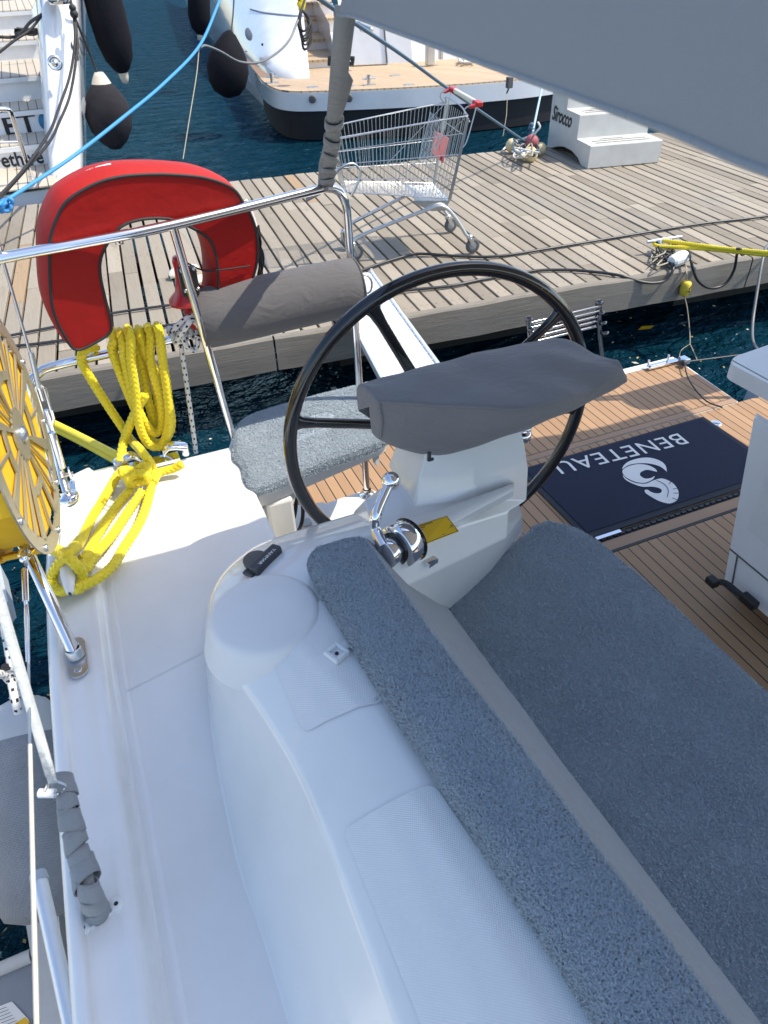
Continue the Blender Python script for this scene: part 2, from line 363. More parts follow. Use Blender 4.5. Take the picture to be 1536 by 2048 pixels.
def scatter(rows, count, L=.010, wd=.0016, closed=False, lean=.9, flow=(0, 0, 0), seed=1, V3=None):
    """short towelling loops: little bent blades over a lofted surface"""
    g = np.random.default_rng(seed); G = np.array(rows, float); n, m = G.shape[:2]
    i, j = np.meshgrid(np.arange(n-1), np.arange(m-1), indexing='ij'); a = G[i, j]; b = G[i, j+1]; c = G[i+1, j]
    ar = np.linalg.norm(np.cross(b-a, c-a), axis=-1).ravel(); k = g.choice(len(ar), count, p=ar/ar.sum())
    ii = k//(m-1); jj = k % (m-1); s = g.random((count, 1)); t_ = g.random((count, 1))
    p = G[ii, jj]*(1-s)*(1-t_)+G[ii+1, jj]*s*(1-t_)+G[ii, jj+1]*(1-s)*t_+G[ii+1, jj+1]*s*t_
    nr = np.cross(G[ii, jj+1]-G[ii, jj], G[ii+1, jj]-G[ii, jj]); nr /= np.maximum(np.linalg.norm(nr, axis=1), 1e-9)[:, None]
    # clumped lean direction
    ph = 1.1*np.sin(p[:, 0]*17+p[:, 1]*7+1.7*np.sin(p[:, 1]*9))+.9*np.sin(p[:, 1]*21-p[:, 0]*11+2+1.5*np.sin(p[:, 0]*14))+1.25*g.normal(size=count)
    d = np.stack([np.cos(ph*1.7), np.sin(ph*1.7), .3*g.normal(size=count)], 1)+np.array(flow)
    d -= nr*(d*nr).sum(1)[:, None]; d /= np.maximum(np.linalg.norm(d, axis=1), 1e-6)[:, None]
    l = L*(.6+.8*g.random((count, 1)))*(1+.09*np.sin(p[:, :1]*23+p[:, 1:2]*11)+.07*np.sin(p[:, 1:2]*37-p[:, :1]*17+1)); side = np.cross(nr, d)*wd*(.6+.8*g.random((count, 1)))
    mid = p+nr*l*.55+d*l*.22*lean; tip = p+nr*l*.80+d*l*.85*lean
    V = np.stack([p-side*.7, p+side*.7, mid-side, mid+side, tip-side*.5, tip+side*.5], 1).reshape(-1, 3)
    o = np.arange(count)[:, None]*6; Q = np.concatenate([o+np.array([[0, 1, 3, 2]]), o+np.array([[2, 3, 5, 4]])], 0)
    return V, Q
def fur_build(name, rows_list, mat, parent, count, L=.010, wd=.0016, lean=.9, flow=(0, 0, 0), seed=1):
    Vs = []; Fs = []; o = 0
    for G in rows_list:
        G = np.array(G, float); n, m = G.shape[:2]; Vs.append(G.reshape(-1, 3))
        i, j = np.meshgrid(np.arange(n-1), np.arange(m-1), indexing='ij'); k = (i*m+j).ravel()
        Fs.append(np.stack([k, k+1, k+m+1, k+m], 1)+o); o += n*m
    for q, G in enumerate(rows_list):
        c = count[q] if isinstance(count, (list, tuple)) else count
        V, Q = scatter(G, c, L, wd, lean=lean, flow=flow, seed=seed+q); Vs.append(V); Fs.append(Q+o); o += len(V)
    V = np.concatenate(Vs); Q = np.concatenate(Fs).astype(np.int32)
    me = bpy.data.meshes.new(name); me.vertices.add(len(V)); me.vertices.foreach_set('co', V.ravel()); me.loops.add(Q.size); me.loops.foreach_set('vertex_index', Q.ravel())
    me.polygons.add(len(Q)); me.polygons.foreach_set('loop_start', np.arange(len(Q), dtype=np.int32)*4); me.polygons.foreach_set('loop_total', np.full(len(Q), 4, np.int32))
    me.materials.append(M[mat]); me.update(); me.validate(); me.polygons.foreach_set('use_smooth', np.ones(len(Q), bool)); return link(name, me, parent)
# ================================================================== SETTING
q = MB(); n = 60
q.add([(-400, -200, 0), (500, -200, 0), (500, 900, 0), (-400, 900, 0)], [(0, 1, 2, 3)], None, 0, False)
tag(q.build('water', 'sea'), kind='structure')
DA = R(4.3); DX = A(math.cos(DA), -math.sin(DA), 0); DY = A(math.sin(DA), math.cos(DA), 0)
def dk(x, y, z=.6): return DX*x+DY*y+A(0, 0, z)
Y0, Y1 = 4.20, 8.0
q = MB(); pitch = .1165; x = -5.0
while x < 13:
    gap = .014+.010*random.random()*random.random(); cuts = [Y0+.045]
    if random.random() < .4: cuts.append(Y0+.3+.1*random.random())
    cuts.append(Y0+1.15+.5*random.random()); cuts.append(Y1-1.0-.25*random.random() if x > 1 else Y1-.6-random.random()); cuts.append(Y1)
    for y0, y1 in zip(cuts[:-1], cuts[1:]):
        r = random.random()*.975 if random.random() > .012 else .99; dz = .006*random.random()-.003; sk_ = .004*(random.random()-.5)
        P = [dk(x+gap/2+sk_, y0+.002), dk(x+pitch-gap/2+sk_, y0+.002), dk(x+pitch-gap/2-sk_, y1-.002), dk(x+gap/2-sk_, y1-.002)]
        P = [p+A(0, 0, dz) for p in P]; V = P+[p-A(0, 0, .03) for p in P]
        q.add(V, [(0, 1, 2, 3), (0, 4, 5, 1), (1, 5, 6, 2), (2, 6, 7, 3), (3, 7, 4, 0)], [(r, 0)]*8, 0, False)
    x += pitch
dock = tag(q.build('dock', 'boards', bevel=.003, bseg=1), kind='structure')
q = MB()
# long edge beam, slightly proud, with worn top edge
for xa, xb in ((-5, .62), (.632, 4.3), (4.312, 13)):
    rows = []
    for xx in np.linspace(xa, xb, int((xb-xa)/.12)+2):
        wob = .004*math.sin(xx*3.1)+.003*math.sin(xx*11+1); rows.append([dk(xx, Y0+.06, .598), dk(xx, Y0+.045, .606+wob*.5), dk(xx, Y0+.006, .604+wob), dk(xx, Y0-.006, .592+wob), dk(xx, Y0-.008, .50), dk(xx, Y0-.004, .375+wob), dk(xx, Y0+.06, .37)])
    q.grid(rows, smooth=False)
q.build('edge_beam', 'beam', dock)
q = MB(); 
for yy in (Y0+.5, Y0+1.9, Y1-.5): q.box(dk(4, yy, .48), (18, .14, .18), [DX, DY, A(0, 0, 1)])
for xx in range(-4, 13, 3): q.box(dk(xx, (Y0+Y1)/2+.1, .17), (1.6, Y1-Y0-1.0, .42), [DX, DY, A(0, 0, 1)])
q.box(dk(4, Y1-.02, .49), (18, .05, .2), [DX, DY, A(0, 0, 1)])
q.build('float_frame', 'dark_void', dock)
# drifting flecks on the water
q = MB(); g = np.random.default_rng(3)
def fleck(p, s, mi):
    a = g.random()*6.28; e = A(math.cos(a), math.sin(a), 0); f = A(-e[1], e[0], 0); l = s*(.5+g.random()); ww = l*(.3+.5*g.random())
    q.add([p-e*l+A(0, 0, .002), p-f*ww+A(0, 0, .005), p+e*l+A(0, 0, .003), p+f*ww+A(0, 0, .002)], [(0, 1, 2, 3)], None, mi, False)
for _ in range(420): fleck(A(g.uniform(-1.5, 5), g.uniform(2.3, 4.6), 0), .009+.016*g.random()**3, int(g.random() < .6))
for _ in range(130): fleck(A(g.uniform(-1.2, -.36), g.uniform(.4, 2.6), 0), .007+.012*g.random()**2, int(g.random() < .6))
tag(q.build('floating_debris', ['leaf', 'foamspeck']), 'scattered specks and bits of leaf drifting on the dark water', 'debris', kind='stuff')
q = MB(); P = px(1293, 656, z=.004)
q.add([P+A(-.09, 0, 0), P+A(-.02, .035, 0.004), P+A(.09, .01, 0), P+A(.02, -.03, .003)], [(0, 1, 2, 3)], None, 0, False)
tag(q.build('floating_leaf', 'yellow_web'), 'large yellow green leaf floating in the shadow below the dock', 'leaf')

# ================================================================== OWN YACHT
ZD, ZP, ZS = 1.25, 1.30, .75
yacht = thing('sailing_yacht', 'white sailing yacht the photo is taken from, its stern to the dock', 'yacht', (0.3, 1.0, ZS))
def lerp(a, b, t): return a+(b-a)*t
# hull side + bulwark + side deck lofted along y
q = MB(); rows = []
ys = list(np.linspace(-2.5, 1.6, 24))+[1.75, 1.9, 2.0, 2.05]
for y in ys:
    t_ = max(0, (y-1.2)/.9); xg = -.345+.018*t_+.09*max(0, (y-1.6)/.45)**2
    rows.append([A(xg+.10, y, .02), A(xg+.02, y, .55), A(xg-.004, y, 1.0), A(xg-.006, y, 1.262), A(xg, y, 1.285), A(xg+.010, y, 1.298), A(xg+.022, y, 1.300), A(xg+.029, y, 1.2985), A(xg+.032, y, 1.290), A(xg+.038, y, 1.284), A(xg+.09, y, 1.285), A(xg+.112, y, 1.284), A(xg+.122, y, 1.278), A(xg+.130, y, 1.260), A(xg+.142, y, 1.249), A(xg+.166, y, 1.250)])
last = rows[-1]; rows.append([A(p[0]+.03, 2.085, p[2]-.012 if p[2] > 1.2 else p[2]) for p in last]); rows.append([A(p[0]+.05, 2.10, min(p[2], 1.2)) for p in last]); rows.append([A(p[0]+.06, 2.105, min(p[2], .1)) for p in last])
q.grid(rows); q.build('hull', 'gel', yacht)
q = MB(); rows = []
for y in list(np.linspace(-2.5, 2.03, 34))+[2.065, 2.085]:
    dz = 0 if y < 2.04 else -.006-(y-2.05)*.3
    xs = [-.30+(.16 if y > 1.9 else 0)*0, -.1, .05, .2, .262, .275, .283, .287]; zz = [-.001, 0, 0, 0, 0, -.003, -.012, -.035]
    rows.append([A(x_, y, ZD+z_+dz) for x_, z_ in zip(xs, zz)]+[A(.290, y, .70)])
rows.append([A(p[0], 2.094, min(p[2], 1.225)) for p in rows[-1]]); rows.append([A(p[0], 2.097, min(p[2], .2)) for p in rows[-1]])
q.grid(rows); q.build('side_deck', 'deck', yacht)
q = MB()
for x0, x1, y0, y1 in ((-.19, .235, 1.20, 1.2025),): q.poly([A(x0, y0-.03, ZD+.0015), A(x1-.2, y0+.02, ZD+.0015), A(x1-.2, y1+.021, ZD+.0015), A(x0, y1-.029, ZD+.0015)])
q.build('deck_seam', 'deck', yacht)
# transom below the deck and cockpit floor
q = MB(); q.box((1.95, 2.06, .38), (3.4, .06, .6)); q.build('transom', 'gel', yacht, bevel=.015)
q = MB(); q.add([(.2, -2.5, ZS), (3.6, -2.5, ZS), (3.6, 1.50, ZS), (.2, 1.50, ZS)], [(0, 1, 2, 3)], None, 0, False); q.build('cockpit_floor', 'teak', yacht)
q = MB(); q.add([(.2, 1.515, ZS), (3.6, 1.515, ZS), (3.6, 1.565, ZS), (.2, 1.565, ZS)], [(0, 1, 2, 3)], None, 0, False); q.build('margin_plank', 'teak_margin', yacht)
q = MB(); q.box((1.9, 1.51, ZS-.004), (3.4, .012, .006)); q.box((1.9, 1.58, ZS-.006), (3.4, .03, .006)); 
for k in range(60): q.box((1.0+k*.03, 1.58, ZS+.001), (.021, .012, .004))
q.build('scupper_grate', 'blackmat', yacht)
q = MB(); q.box((1.57, 1.588, ZS+.004), (.115, .016, .006)); q.build('hinge_bar', 'steel', yacht)
q = MB(); q.add([(.2, 1.60, ZS), (3.6, 1.60, ZS), (3.6, 2.138, ZS), (.2, 2.138, ZS)], [(0, 1, 2, 3)], None, 0, False); q.build('aft_floor', 'teak', yacht)
q = MB(); q.box((1.9, 1.83, ZS-.07), (3.4, .616, .1)); q.box((1.9, -.5, ZS-.07), (3.4, 4.03, .1)); q.build('floor_tray', 'gel', yacht)
# fold down bathing platform
plat = MB(); XR = 2.79
plat.prism([A(.36, 2.145, .60), A(XR-.03, 2.145, .60), A(XR+.005, 2.62, .60), A(XR+.005, 2.66, .60), A(.36, 2.68, .60)], (0, 0, .145)); plat = plat.build('bathing_platform', 'gel', yacht, bevel=.012)
q = MB(); q.add([(.36, 2.185, .7495), (XR-.035, 2.185, .7495), (XR-.01, 2.61, .7495), (.36, 2.62, .7495)], [(0, 1, 2, 3)], None, 0, False); q.build('platform_teak', 'teak', plat)
q = MB(); q.add([(.36, 2.147, .7495), (XR-.032, 2.147, .7495), (XR-.035, 2.181, .7495), (.36, 2.181, .7495)], [(0, 1, 2, 3)], None, 0, False); q.build('platform_margin', 'teak_margin', plat)
q = MB(); P = px(1335, 722, z=.76)
q.box(P+A(-.05, -.02, .004), (.20, .035, .012)); q.box(P+A(-.09, -.025, .012), (.10, .018, .012)); q.tube([P+A(-.13, -.0, .01), P+A(-.13, 0, .035)], .007, 8); q.tube([P+A(0, 0, .01), P+A(0, 0, .035)], .007, 8); q.box(P+A(.07, -.045, .01), (.04, .05, .03)); q.build('platform_latch', 'steel', plat, bevel=.003)
q = MB(); p0 = px(1368, 724, z=.78)
q.tube(resample(catmull([p0, px(1378, 760, z=.77), px(1410, 800, z=.765), px(1445, 815, z=.762)]), .02), .004, 6); q.tube([p0, p0+A(.5, -.05, -.03), p0+A(1.2, -.12, -.02)], .004, 6); q.lathe([(.0, .02), (.016, .018), (.018, 0)], p0-A(0, 0, .012)); q.build('platform_line', 'blackmat', plat)
# swim ladder folded on the platform edge
lad = MB(); a, b = px(1058, 668, z=.95), px(1196, 634, z=.95)
for k in range(5): lad.tube([a+A(0, -.004*k, -.026*k+.06), b+A(0, -.004*k, -.026*k+.06)], .0095, 10)
for e in (a, b):
    lad.tube([e+A(0, .02, .09), e+A(0, -.04, -.10), e+A(0, -.10, -.22)], .016, 10)
    for k in range(4): lad.lathe([(.019, -.008), (.022, 0), (.019, .008)], e+A(0, .01-.03*k, .075-.045*k), (0, -.5, -1))
lad.build('swim_ladder', 'steel_dark', yacht)

# coaming
base = [(-.035, -2.4), (-.035, -.4), (-.036, .402), (-.049, .65), (-.047, .776), (-.036, .94), (-.02, 1.073), (.012, 1.235), (.075, 1.40), (.165, 1.485), (.275, 1.535), (.60, 1.50), (.92, 1.44)]
mid = [(.05, -2.4), (.048, -.4), (.046, .32), (.049, .49), (.046, .676), (.028, .85), (.006, 1.0), (.014, 1.11), (.055, 1.225), (.13, 1.305), (.24, 1.345), (.60, 1.325), (.89, 1.28)]
top = [(.106, -2.4), (.104, -.4), (.102, .27), (.10, .52), (.092, .66), (.066, .80), (.032, .94), (.024, 1.04), (.056, 1.13), (.125, 1.20), (.24, 1.235), (.60, 1.235), (.84, 1.20)]
inn = [(.46, -2.4), (.42, -.4), (.375, .2), (.355, .4), (.345, .55), (.335, .70), (.33, .80), (.32, .90), (.32, .98), (.35, 1.02), (.42, 1.06), (.60, 1.10), (.80, 1.15)]
C4 = [np.array(catmull([A(*p, z) for p in L_], 6)) for L_, z in ((base, ZD-.004), ([(x_*1.03, y_*1.03) for x_, y_ in mid], 1.385), ([(x_*1.046, y_*1.046) for x_, y_ in top], 1.47), (inn, 1.535))]
base_, mid_, top_, inn_ = C4; rows = []
for i in range(len(base_)):
    b, m_, t_, n_ = base_[i], mid_[i], top_[i], inn_[i]
    d = unit(m_-b); f1 = b-A(d[0], d[1], 0)*.02; kx = (n_-t_)*A(1, 1, 0); kl = np.linalg.norm(kx); kd = kx/kl
    sec = [f1, b+A(0, 0, .003), b+(m_-b)*.06-A(0, 0, .002), b+(m_-b)*.14, m_-(m_-b)*.11, m_+A(0, 0, .001), m_+(t_-m_)*.10+A(0, 0, .002), t_-(t_-m_)*.14, t_-(t_-m_)*.05+A(0, 0, .004), t_+kd*.010+A(0, 0, .0065), t_+kd*.034+A(0, 0, .0195), t_+kd*min(.10, kl*.5)+A(0, 0, .047 if kl > .2 else .0195+(.065-.0195)*.35), t_+kd*min(.165, kl*.8)+A(0, 0, .0655), n_, *([A(n_[0]+.05, n_[1], 1.46), A(n_[0]+.16, n_[1], 1.1)] if n_[0] < .37 or n_[1] < .5 else [n_+A(.004, .004, -.01), n_+A(.008, .008, -.03)])]
    rows.append(sec)
q = MB(); q.grid(rows); coam = q.build('coaming', 'gel', yacht)
ZC = 1.5375
# round pad, nonskid panels, socket
q = MB(); c0 = A(.135, 1.005, 0)
rows = []
for rr, z in ((.136, 1.455), (.124, 1.50), (.118, 1.520), (.114, 1.532), (.109, 1.5385), (.105, 1.5415), (.101, 1.543), (.097, 1.5438), (.05, 1.5445), (.001, 1.5445)):
    rows.append([A(c0[0]+rr*math.cos(th)*1.0, c0[1]+rr*math.sin(th), z) for th in np.linspace(0, 2*math.pi, 65)])
q.grid(rows); q.build('winch_pad', 'deck', yacht)
def rpoly(pts, r=.02, n=5):
    out = []; N = len(pts)
    for i in range(N):
        p = pts[i]; a = unit(pts[i-1]-p); b = unit(pts[(i+1) % N]-p)
        for k in range(n+1): s = k/n; out.append((p+a*r)*(1-s)**2+2*p*s*(1-s)+(p+b*r)*s*s)
    return out
bvh = BVHTree.FromPolygons([v_.co[:] for v_ in coam.data.vertices], [p_.vertices[:] for p_ in coam.data.polygons])
PN = unit(A(-.394, 0, 1)); PO = A(.115, 0, 1.4925)
def onp(u, v): return pxp(u, v, PO, PN)
def onx(x_, y_): return A(x_, y_, PO[2]+.394*(x_-PO[0]))
for pl in ([onp(607, 1467), onp(768, 1392), onx(.268, 1.0), onx(.235, .985), onp(545, 1325)], [onp(685, 1655), onp(868, 1553), onx(.335, .12), onx(.40, -.6), onx(.132, -.6), onx(.132, .25)]):
    bmp = bmesh.new(); fv = [bmp.verts.new(p) for p in rpoly(pl, .016)]; bmp.faces.new(fv); bmesh.ops.triangulate(bmp, faces=bmp.faces[:])
    for _ in range(4): bmesh.ops.subdivide_edges(bmp, edges=[e for e in bmp.edges if e.calc_length() > .02], cuts=1, use_grid_fill=True); bmesh.ops.triangulate(bmp, faces=bmp.faces[:])
    for v_ in bmp.verts:
        h_ = bvh.ray_cast(Vector((v_.co.x, v_.co.y, 2.0)), Vector((0, 0, -1)))
        if h_[0] is not None: v_.co.z = h_[0].z+.0028
    me_ = bpy.data.meshes.new('nonskid_panel'); bmesh.ops.recalc_face_normals(bmp, faces=bmp.faces[:]); bmp.to_mesh(me_); bmp.free(); me_.materials.append(M['panel']); me_.polygons.foreach_set('use_smooth', [True]*len(me_.polygons)); link('nonskid_panel', me_, yacht)
q = MB(); c = onp(676, 1309)+PN*.006; ex = unit(A(.9, .42, 0)); ey = A(-ex[1], ex[0], 0)
for dx, dy, sx, sy in ((-.014, 0, .008, .036), (.014, 0, .008, .036), (0, -.014, .02, .008), (0, .014, .02, .008)): q.box(c+ex*dx+ey*dy, (sx, sy, .012), [ex, ey, A(0, 0, 1)])
q.box(c-A(0, 0, .004), (.024, .024, .004), [ex, ey, A(0, 0, 1)]); q.box(c+ex*.035, (.042, .020, .006), [ex, ey, A(0, 0, 1)]); q.lathe([(.004, 0), (.004, .003), (0, .003)], c-A(0, 0, .002), n=12, mi=1)
q.build('cushion_clip', ['white', 'ink'], yacht, bevel=.002)
# engine panel with round cover
ez = px(532, 1120, z=1.525); ex = unit(A(.80, .60, .0)); ey = unit(A(-.60, .80, -.10)); en = np.cross(ex, ey)
pan = MB(); pan.box(ez, (.088, .026, .024), [ex, ey, en]); pan.box(ez-ex*.006+ey*.014-en*.008, (.092, .03, .010), [ex, ey, en]); pan = pan.build('engine_panel', 'darkgrey', yacht, bevel=.004)
q = MB(); q.lathe([(.027, -.008), (.028, .002), (.026, .005), (.0, .006)], ez-ex*.010+ey*.022+en*.002, en, 32); q.build('panel_cover', 'rubber', pan)
text('YANMAR', .012, ez+en*.0126-ey*.006, -ex, -ey, 'print_white', pan, .0003, sx=1.15)

# steering pedestal
q = MB()
def ring(x0, x1, y0, y1, z): return [A(x0, y0, z), A((x0+x1)/2, y0-.006, z), A(x1, y0, z), A(x1, (y0+y1)/2, z), A(x1, y1, z), A(x0, y1, z), A(x0, (y0+y1)/2, z)]
rows = [[A(.42, 1.10, 1.10), A(.64, 1.185, 1.10), A(.83, 1.28, 1.10), A(1.01, 1.375, 1.10), A(1.03, 1.45, 1.1), A(.60, 1.46, 1.1), A(.40, 1.33, 1.1)],
        [A(.40, 1.02, 1.36), A(.62, 1.085, 1.33), A(.80, 1.18, 1.28), A(.955, 1.30, 1.24), A(.96, 1.40, 1.24), A(.60, 1.43, 1.36), A(.42, 1.33, 1.4)],
        [A(.40, 1.00, 1.48), A(.61, 1.06, 1.45), A(.79, 1.14, 1.39), A(.925, 1.27, 1.32), A(.925, 1.39, 1.32), A(.60, 1.42, 1.43), A(.44, 1.30, 1.48)],
        [A(.42, 1.03, 1.536), A(.62, 1.10, 1.515), A(.80, 1.16, 1.455), A(.905, 1.28, 1.39), A(.90, 1.385, 1.39), A(.60, 1.40, 1.47), A(.46, 1.28, 1.52)],
        [A(.555, 1.195, 1.528), A(.715, 1.185, 1.505), A(.878, 1.195, 1.44), A(.895, 1.29, 1.42), A(.885, 1.38, 1.44), A(.60, 1.38, 1.50), A(.55, 1.28, 1.53)],
        ring(.562, .878, 1.205, 1.37, 1.535), ring(.585, .872, 1.225, 1.365, 1.60), ring(.625, .855, 1.25, 1.36, 1.68), ring(.63, .85, 1.255, 1.36, 1.76)]
q.grid(rows, smooth=True, closed=True); ped = q.build('steering_pedestal', 'gel', yacht, bevel=.014, bseg=3); ped.modifiers['bevel'].harden_normals = True; ped.modifiers['bevel'].angle_limit = R(20)
# seat bench fronting the floor (white moulding below the long cushion)
q = MB(); q.prism([A(.60, -2.4, .74), A(1.13, -2.4, .74), A(1.16, 1.10, .74), A(1.10, 1.27, .74), A(.60, 1.22, .74)], (0, 0, .37)); q.build('seat_bench', 'gel', yacht, bevel=.02)
# floor step, nonskid squares and seat post
q = MB(); q.prism([px(420, 1078, z=.86)*A(1, 1, 0)+A(-.1, -.16, .74), px(640, 1065, z=.86)*A(1, 1, 0)+A(0, -.10, .74), px(660, 1020, z=.86)*A(1, 1, 0)+A(0, 0, .74), px(650, 1006, z=.86)*A(1, 1, 0)+A(0, .02, .74), px(520, 1030, z=.86)*A(1, 1, 0)+A(-.05, .06, .74)], (0, 0, .11)); q.build('floor_step', 'gel', yacht, bevel=.012)
q = MB(); q.prism([A(.52, 2.00, .76), A(.80, 2.055, .76), A(.83, 2.10, .76), A(.80, 2.155, .76), A(.50, 2.13, .76)], (0, 0, .075)); q.build('floor_step', 'gel', yacht, bevel=.012)
q = MB()
for u, v in ((580, 1053), (592, 1083), (612, 1045), (556, 1080)):
    q = MB(); c = px(u, v, z=.8525); q.prism([c+A(*p, 0) for p in ((-.018, -.02), (.014, -.022), (.02, -.016), (.02, .014), (.014, .02), (-.014, .02), (-.02, .014))], (0, 0, .003)); q.build('nonskid_square', 'lightgrey', yacht)

# pushpit rails
RAIL = .0135
pp = thing  # (parts below hang on the yacht)
def rail(name, pts, r=RAIL, par=yacht, mat='steel', n=14):
    q = MB(); q.tube(resample(catmull(pts, 8), .02), r, n); return q.build(name, mat, par)
r0, r1, r2 = px(-60, 530, z=2.0), px(345, 450, z=2.0), px(628, 381, z=2.0)
top_pts = [A(-.36, 1.72, 1.98), A(-.34, 1.86, 2.0), r0, (r0+r1)/2, r1, r2, A(.715, 2.162, 2.0), A(.752, 2.166, 1.985), A(.772, 2.166, 1.945), A(.776, 2.166, 1.88), A(.776, 2.15, 1.5), A(.776, 2.12, .84)]
pushpit = rail('pushpit_rail', top_pts)
rail('pushpit_post', [r1+A(.0, 0, -.005), (r1+A(.292, 2.117, 1.25))/2+A(0, 0, 0), A(.292, 2.117, 1.25)], .0125)
low = [A(-.300, 2.12, 1.25), A(-.295, 2.14, 1.40), px(62, 775, y=2.17), px(74, 750, y=2.185), px(105, 733, y=2.19), px(250, 700, y=2.19), px(415, 662, y=2.175)]
rail('pushpit_lower_rail', low)
rail('pushpit_leg', [A(-.278, 1.276, 1.30), px(95, 1190, x=-.30), px(45, 1085, x=-.328), px(8, 1020, x=-.345), px(-30, 940, x=-.36)], .0145)
q = MB(); c = A(-.277, 1.28, 1.293)
def stad(c, L, W, h, z0, n=10):
    pts = [A(W*math.cos(t_), L*.5-W+W*math.sin(t_) if True else 0, 0) for t_ in np.linspace(0, math.pi, n)]+[A(W*math.cos(t_), -(L*.5-W)+W*math.sin(t_), 0) for t_ in np.linspace(math.pi, 2*math.pi, n)]
    return [c+p+A(0, 0, z0) for p in pts]
q.prism(stad(c, .125, .022, 0, 0), (0, 0, .006)); q.lathe([(.019, 0), (.019, .022), (.016, .024)], c+A(0, 0, .005), (-.1, .3, 1), 18)
for s in (-1, 1): q.lathe([(.009, 0), (.009, .002), (.004, .0015), (.0, .0005)], c+A(0, s*.042, .006), n=12, mi=0)
q.build('stanchion_foot', 'steel_dull', yacht, bevel=.002)
q = MB(); c = A(.776, 2.12, .836); q.lathe([(.032, 0), (.030, .006), (.018, .010), (.017, .03)], c, n=20); q.build('stanchion_foot', 'steel', yacht)
q = MB(); c = A(-.252, 1.93, 1.30); q.lathe([(.033, -.01), (.033, .006), (.028, .010), (.018, .012), (.016, .028)], c, (-.2, .1, 1), 22); q.tube([c, px(125, 955, y=1.99), px(118, 940, y=2.0)], .013, 12); q.build('stanchion_foot', 'steel', yacht)
rail('pushpit_leg', [A(-.252, 1.93, 1.31), px(118, 935, y=1.99), px(90, 820, y=2.05)], .012)
for u0, v0 in ((237, 478), (365, 445)):
    q = MB(); c = px(u0, v0, z=1.985); q.tube([c+A(-.012, 0, .01), c+A(-.008, -.004, -.012), c+A(.008, -.004, -.012), c+A(.012, 0, .01)], .0025, 6); q.build('rail_eye', 'steel', yacht)
q = MB(); c = A(.78, 2.155, 1.665); q.tube(resample(catmull([c+A(.0, 0, .05), c+A(.04, -.01, .055), c+A(.06, -.01, .03), c+A(.05, -.01, -.005), c+A(0, 0, -.012)]), .006), .0035, 8); q.build('rail_hook', 'steel_dull', yacht)
q = MB(); c = A(.775, 2.163, 1.965); q.tube(resample(catmull([c+A(-.04, 0, .06), c+A(-.02, -.01, .085), c+A(.02, -.01, .095), c+A(.045, -.01, .07), c+A(.03, -.01, .03), c+A(.015, 0, .0)]), .006), .0035, 8); q.build('rail_hook', 'steel_dull', yacht)
def mir(L): return [A(3.70-p[0], p[1], p[2]) for p in L]
rail('pushpit_rail', mir(top_pts)); rail('pushpit_post', mir([r1, A(.292, 2.117, 1.25)]), .0125); rail('pushpit_lower_rail', mir(low))
# backstay with turnbuckle, and chainplate
q = MB(); pl = [px(-40, 330, y=1.99), px(0, 500, y=1.99), px(70, 740, y=1.99)]; q.tube(resample(pl, .05), .004, 8); q.tube([px(62, 705, y=1.99), px(78, 775, y=1.99)], .0075, 10); stay = q.build('backstay', 'steel_dull', yacht)
q = MB(); a_, b_ = px(78, 772, y=1.99), px(102, 850, y=1.99); dv = unit(b_-a_); sd_ = unit(np.cross(dv, A(0, 1, 0)))
for s in (-1, 1): q.tube([a_+sd_*.004*s, a_+dv*.01+sd_*s*.012, b_-dv*.02+sd_*s*.012, b_+sd_*.004*s], .0048, 8)
q.tube([a_, a_+dv*.045], .006, 8); q.tube([b_-dv*.05, b_+dv*.03], .006, 8); q.tube([px(104, 865, y=1.985), px(125, 935, y=1.97)], .011, 10)
for s in (-1, 1): q.box(px(133, 952, y=1.965)+A(s*.011, 0, 0), (.005, .016, .05), [A(1, 0, 0), A(0, 1, 0), dv])
q.box(px(140, 975, z=1.302), (.034, .05, .012)); q.lathe([(.006, -.02), (.006, .02)], px(133, 950, y=1.965), (1, 0, 0), 10); q.build('turnbuckle', 'chrome', stay)
# lifeline with its own turnbuckle
q = MB(); xl = -.29; q.tube([px(57, 1320, x=xl), px(60, 1500, x=xl), px(73, 2048, x=xl), px(80, 2400, x=xl)], .0024, 8); q.tube([px(60, 1490, x=xl+.001), px(66, 1760, x=xl+.001), px(73, 2048, x=xl+.001), px(80, 2400, x=xl+.001)], .0033, 8, mi=1); q.tube([px(50, 1090, x=xl), px(52, 1130, x=xl)], .004, 8)
ll = q.build('lifeline', ['steel_dull', 'cream_rope'], yacht)
q = MB(); q.tube([px(49, 1140, x=xl), px(51, 1205, x=xl)], .0065, 10); q.tube([px(52, 1205, x=xl), px(53, 1235, x=xl), px(56, 1325, x=xl)], [.0035, .0052, .0035], 10); q.sphere(px(48, 1118, x=xl), .009); q.tube(resample(catmull([px(38, 1112, x=xl), px(42, 1100, x=xl), px(56, 1100, x=xl), px(60, 1112, x=xl), px(52, 1122, x=xl)]), .003), .003, 6); q.build('turnbuckle', 'chrome', ll)
# horn cleat on the quarter
q = MB(); cc = px(133, 1125, z=1.35); rows = []
for s, wv, h in ((-.125, .004, .012), (-.115, .010, .014), (-.06, .018, .02), (0, .019, .024), (.06, .018, .02), (.115, .010, .014), (.125, .004, .012)):
    rows.append([cc+A(wv*math.cos(t_), s, h*.7*math.sin(t_)) for t_ in np.linspace(0, 2*math.pi, 13)])
q.grid(rows); q.box(cc-A(0, .03, .03), (.02, .03, .06)); q.box(cc-A(0, -.03, .03), (.02, .03, .06)); q.build('horn_cleat', 'white', yacht)
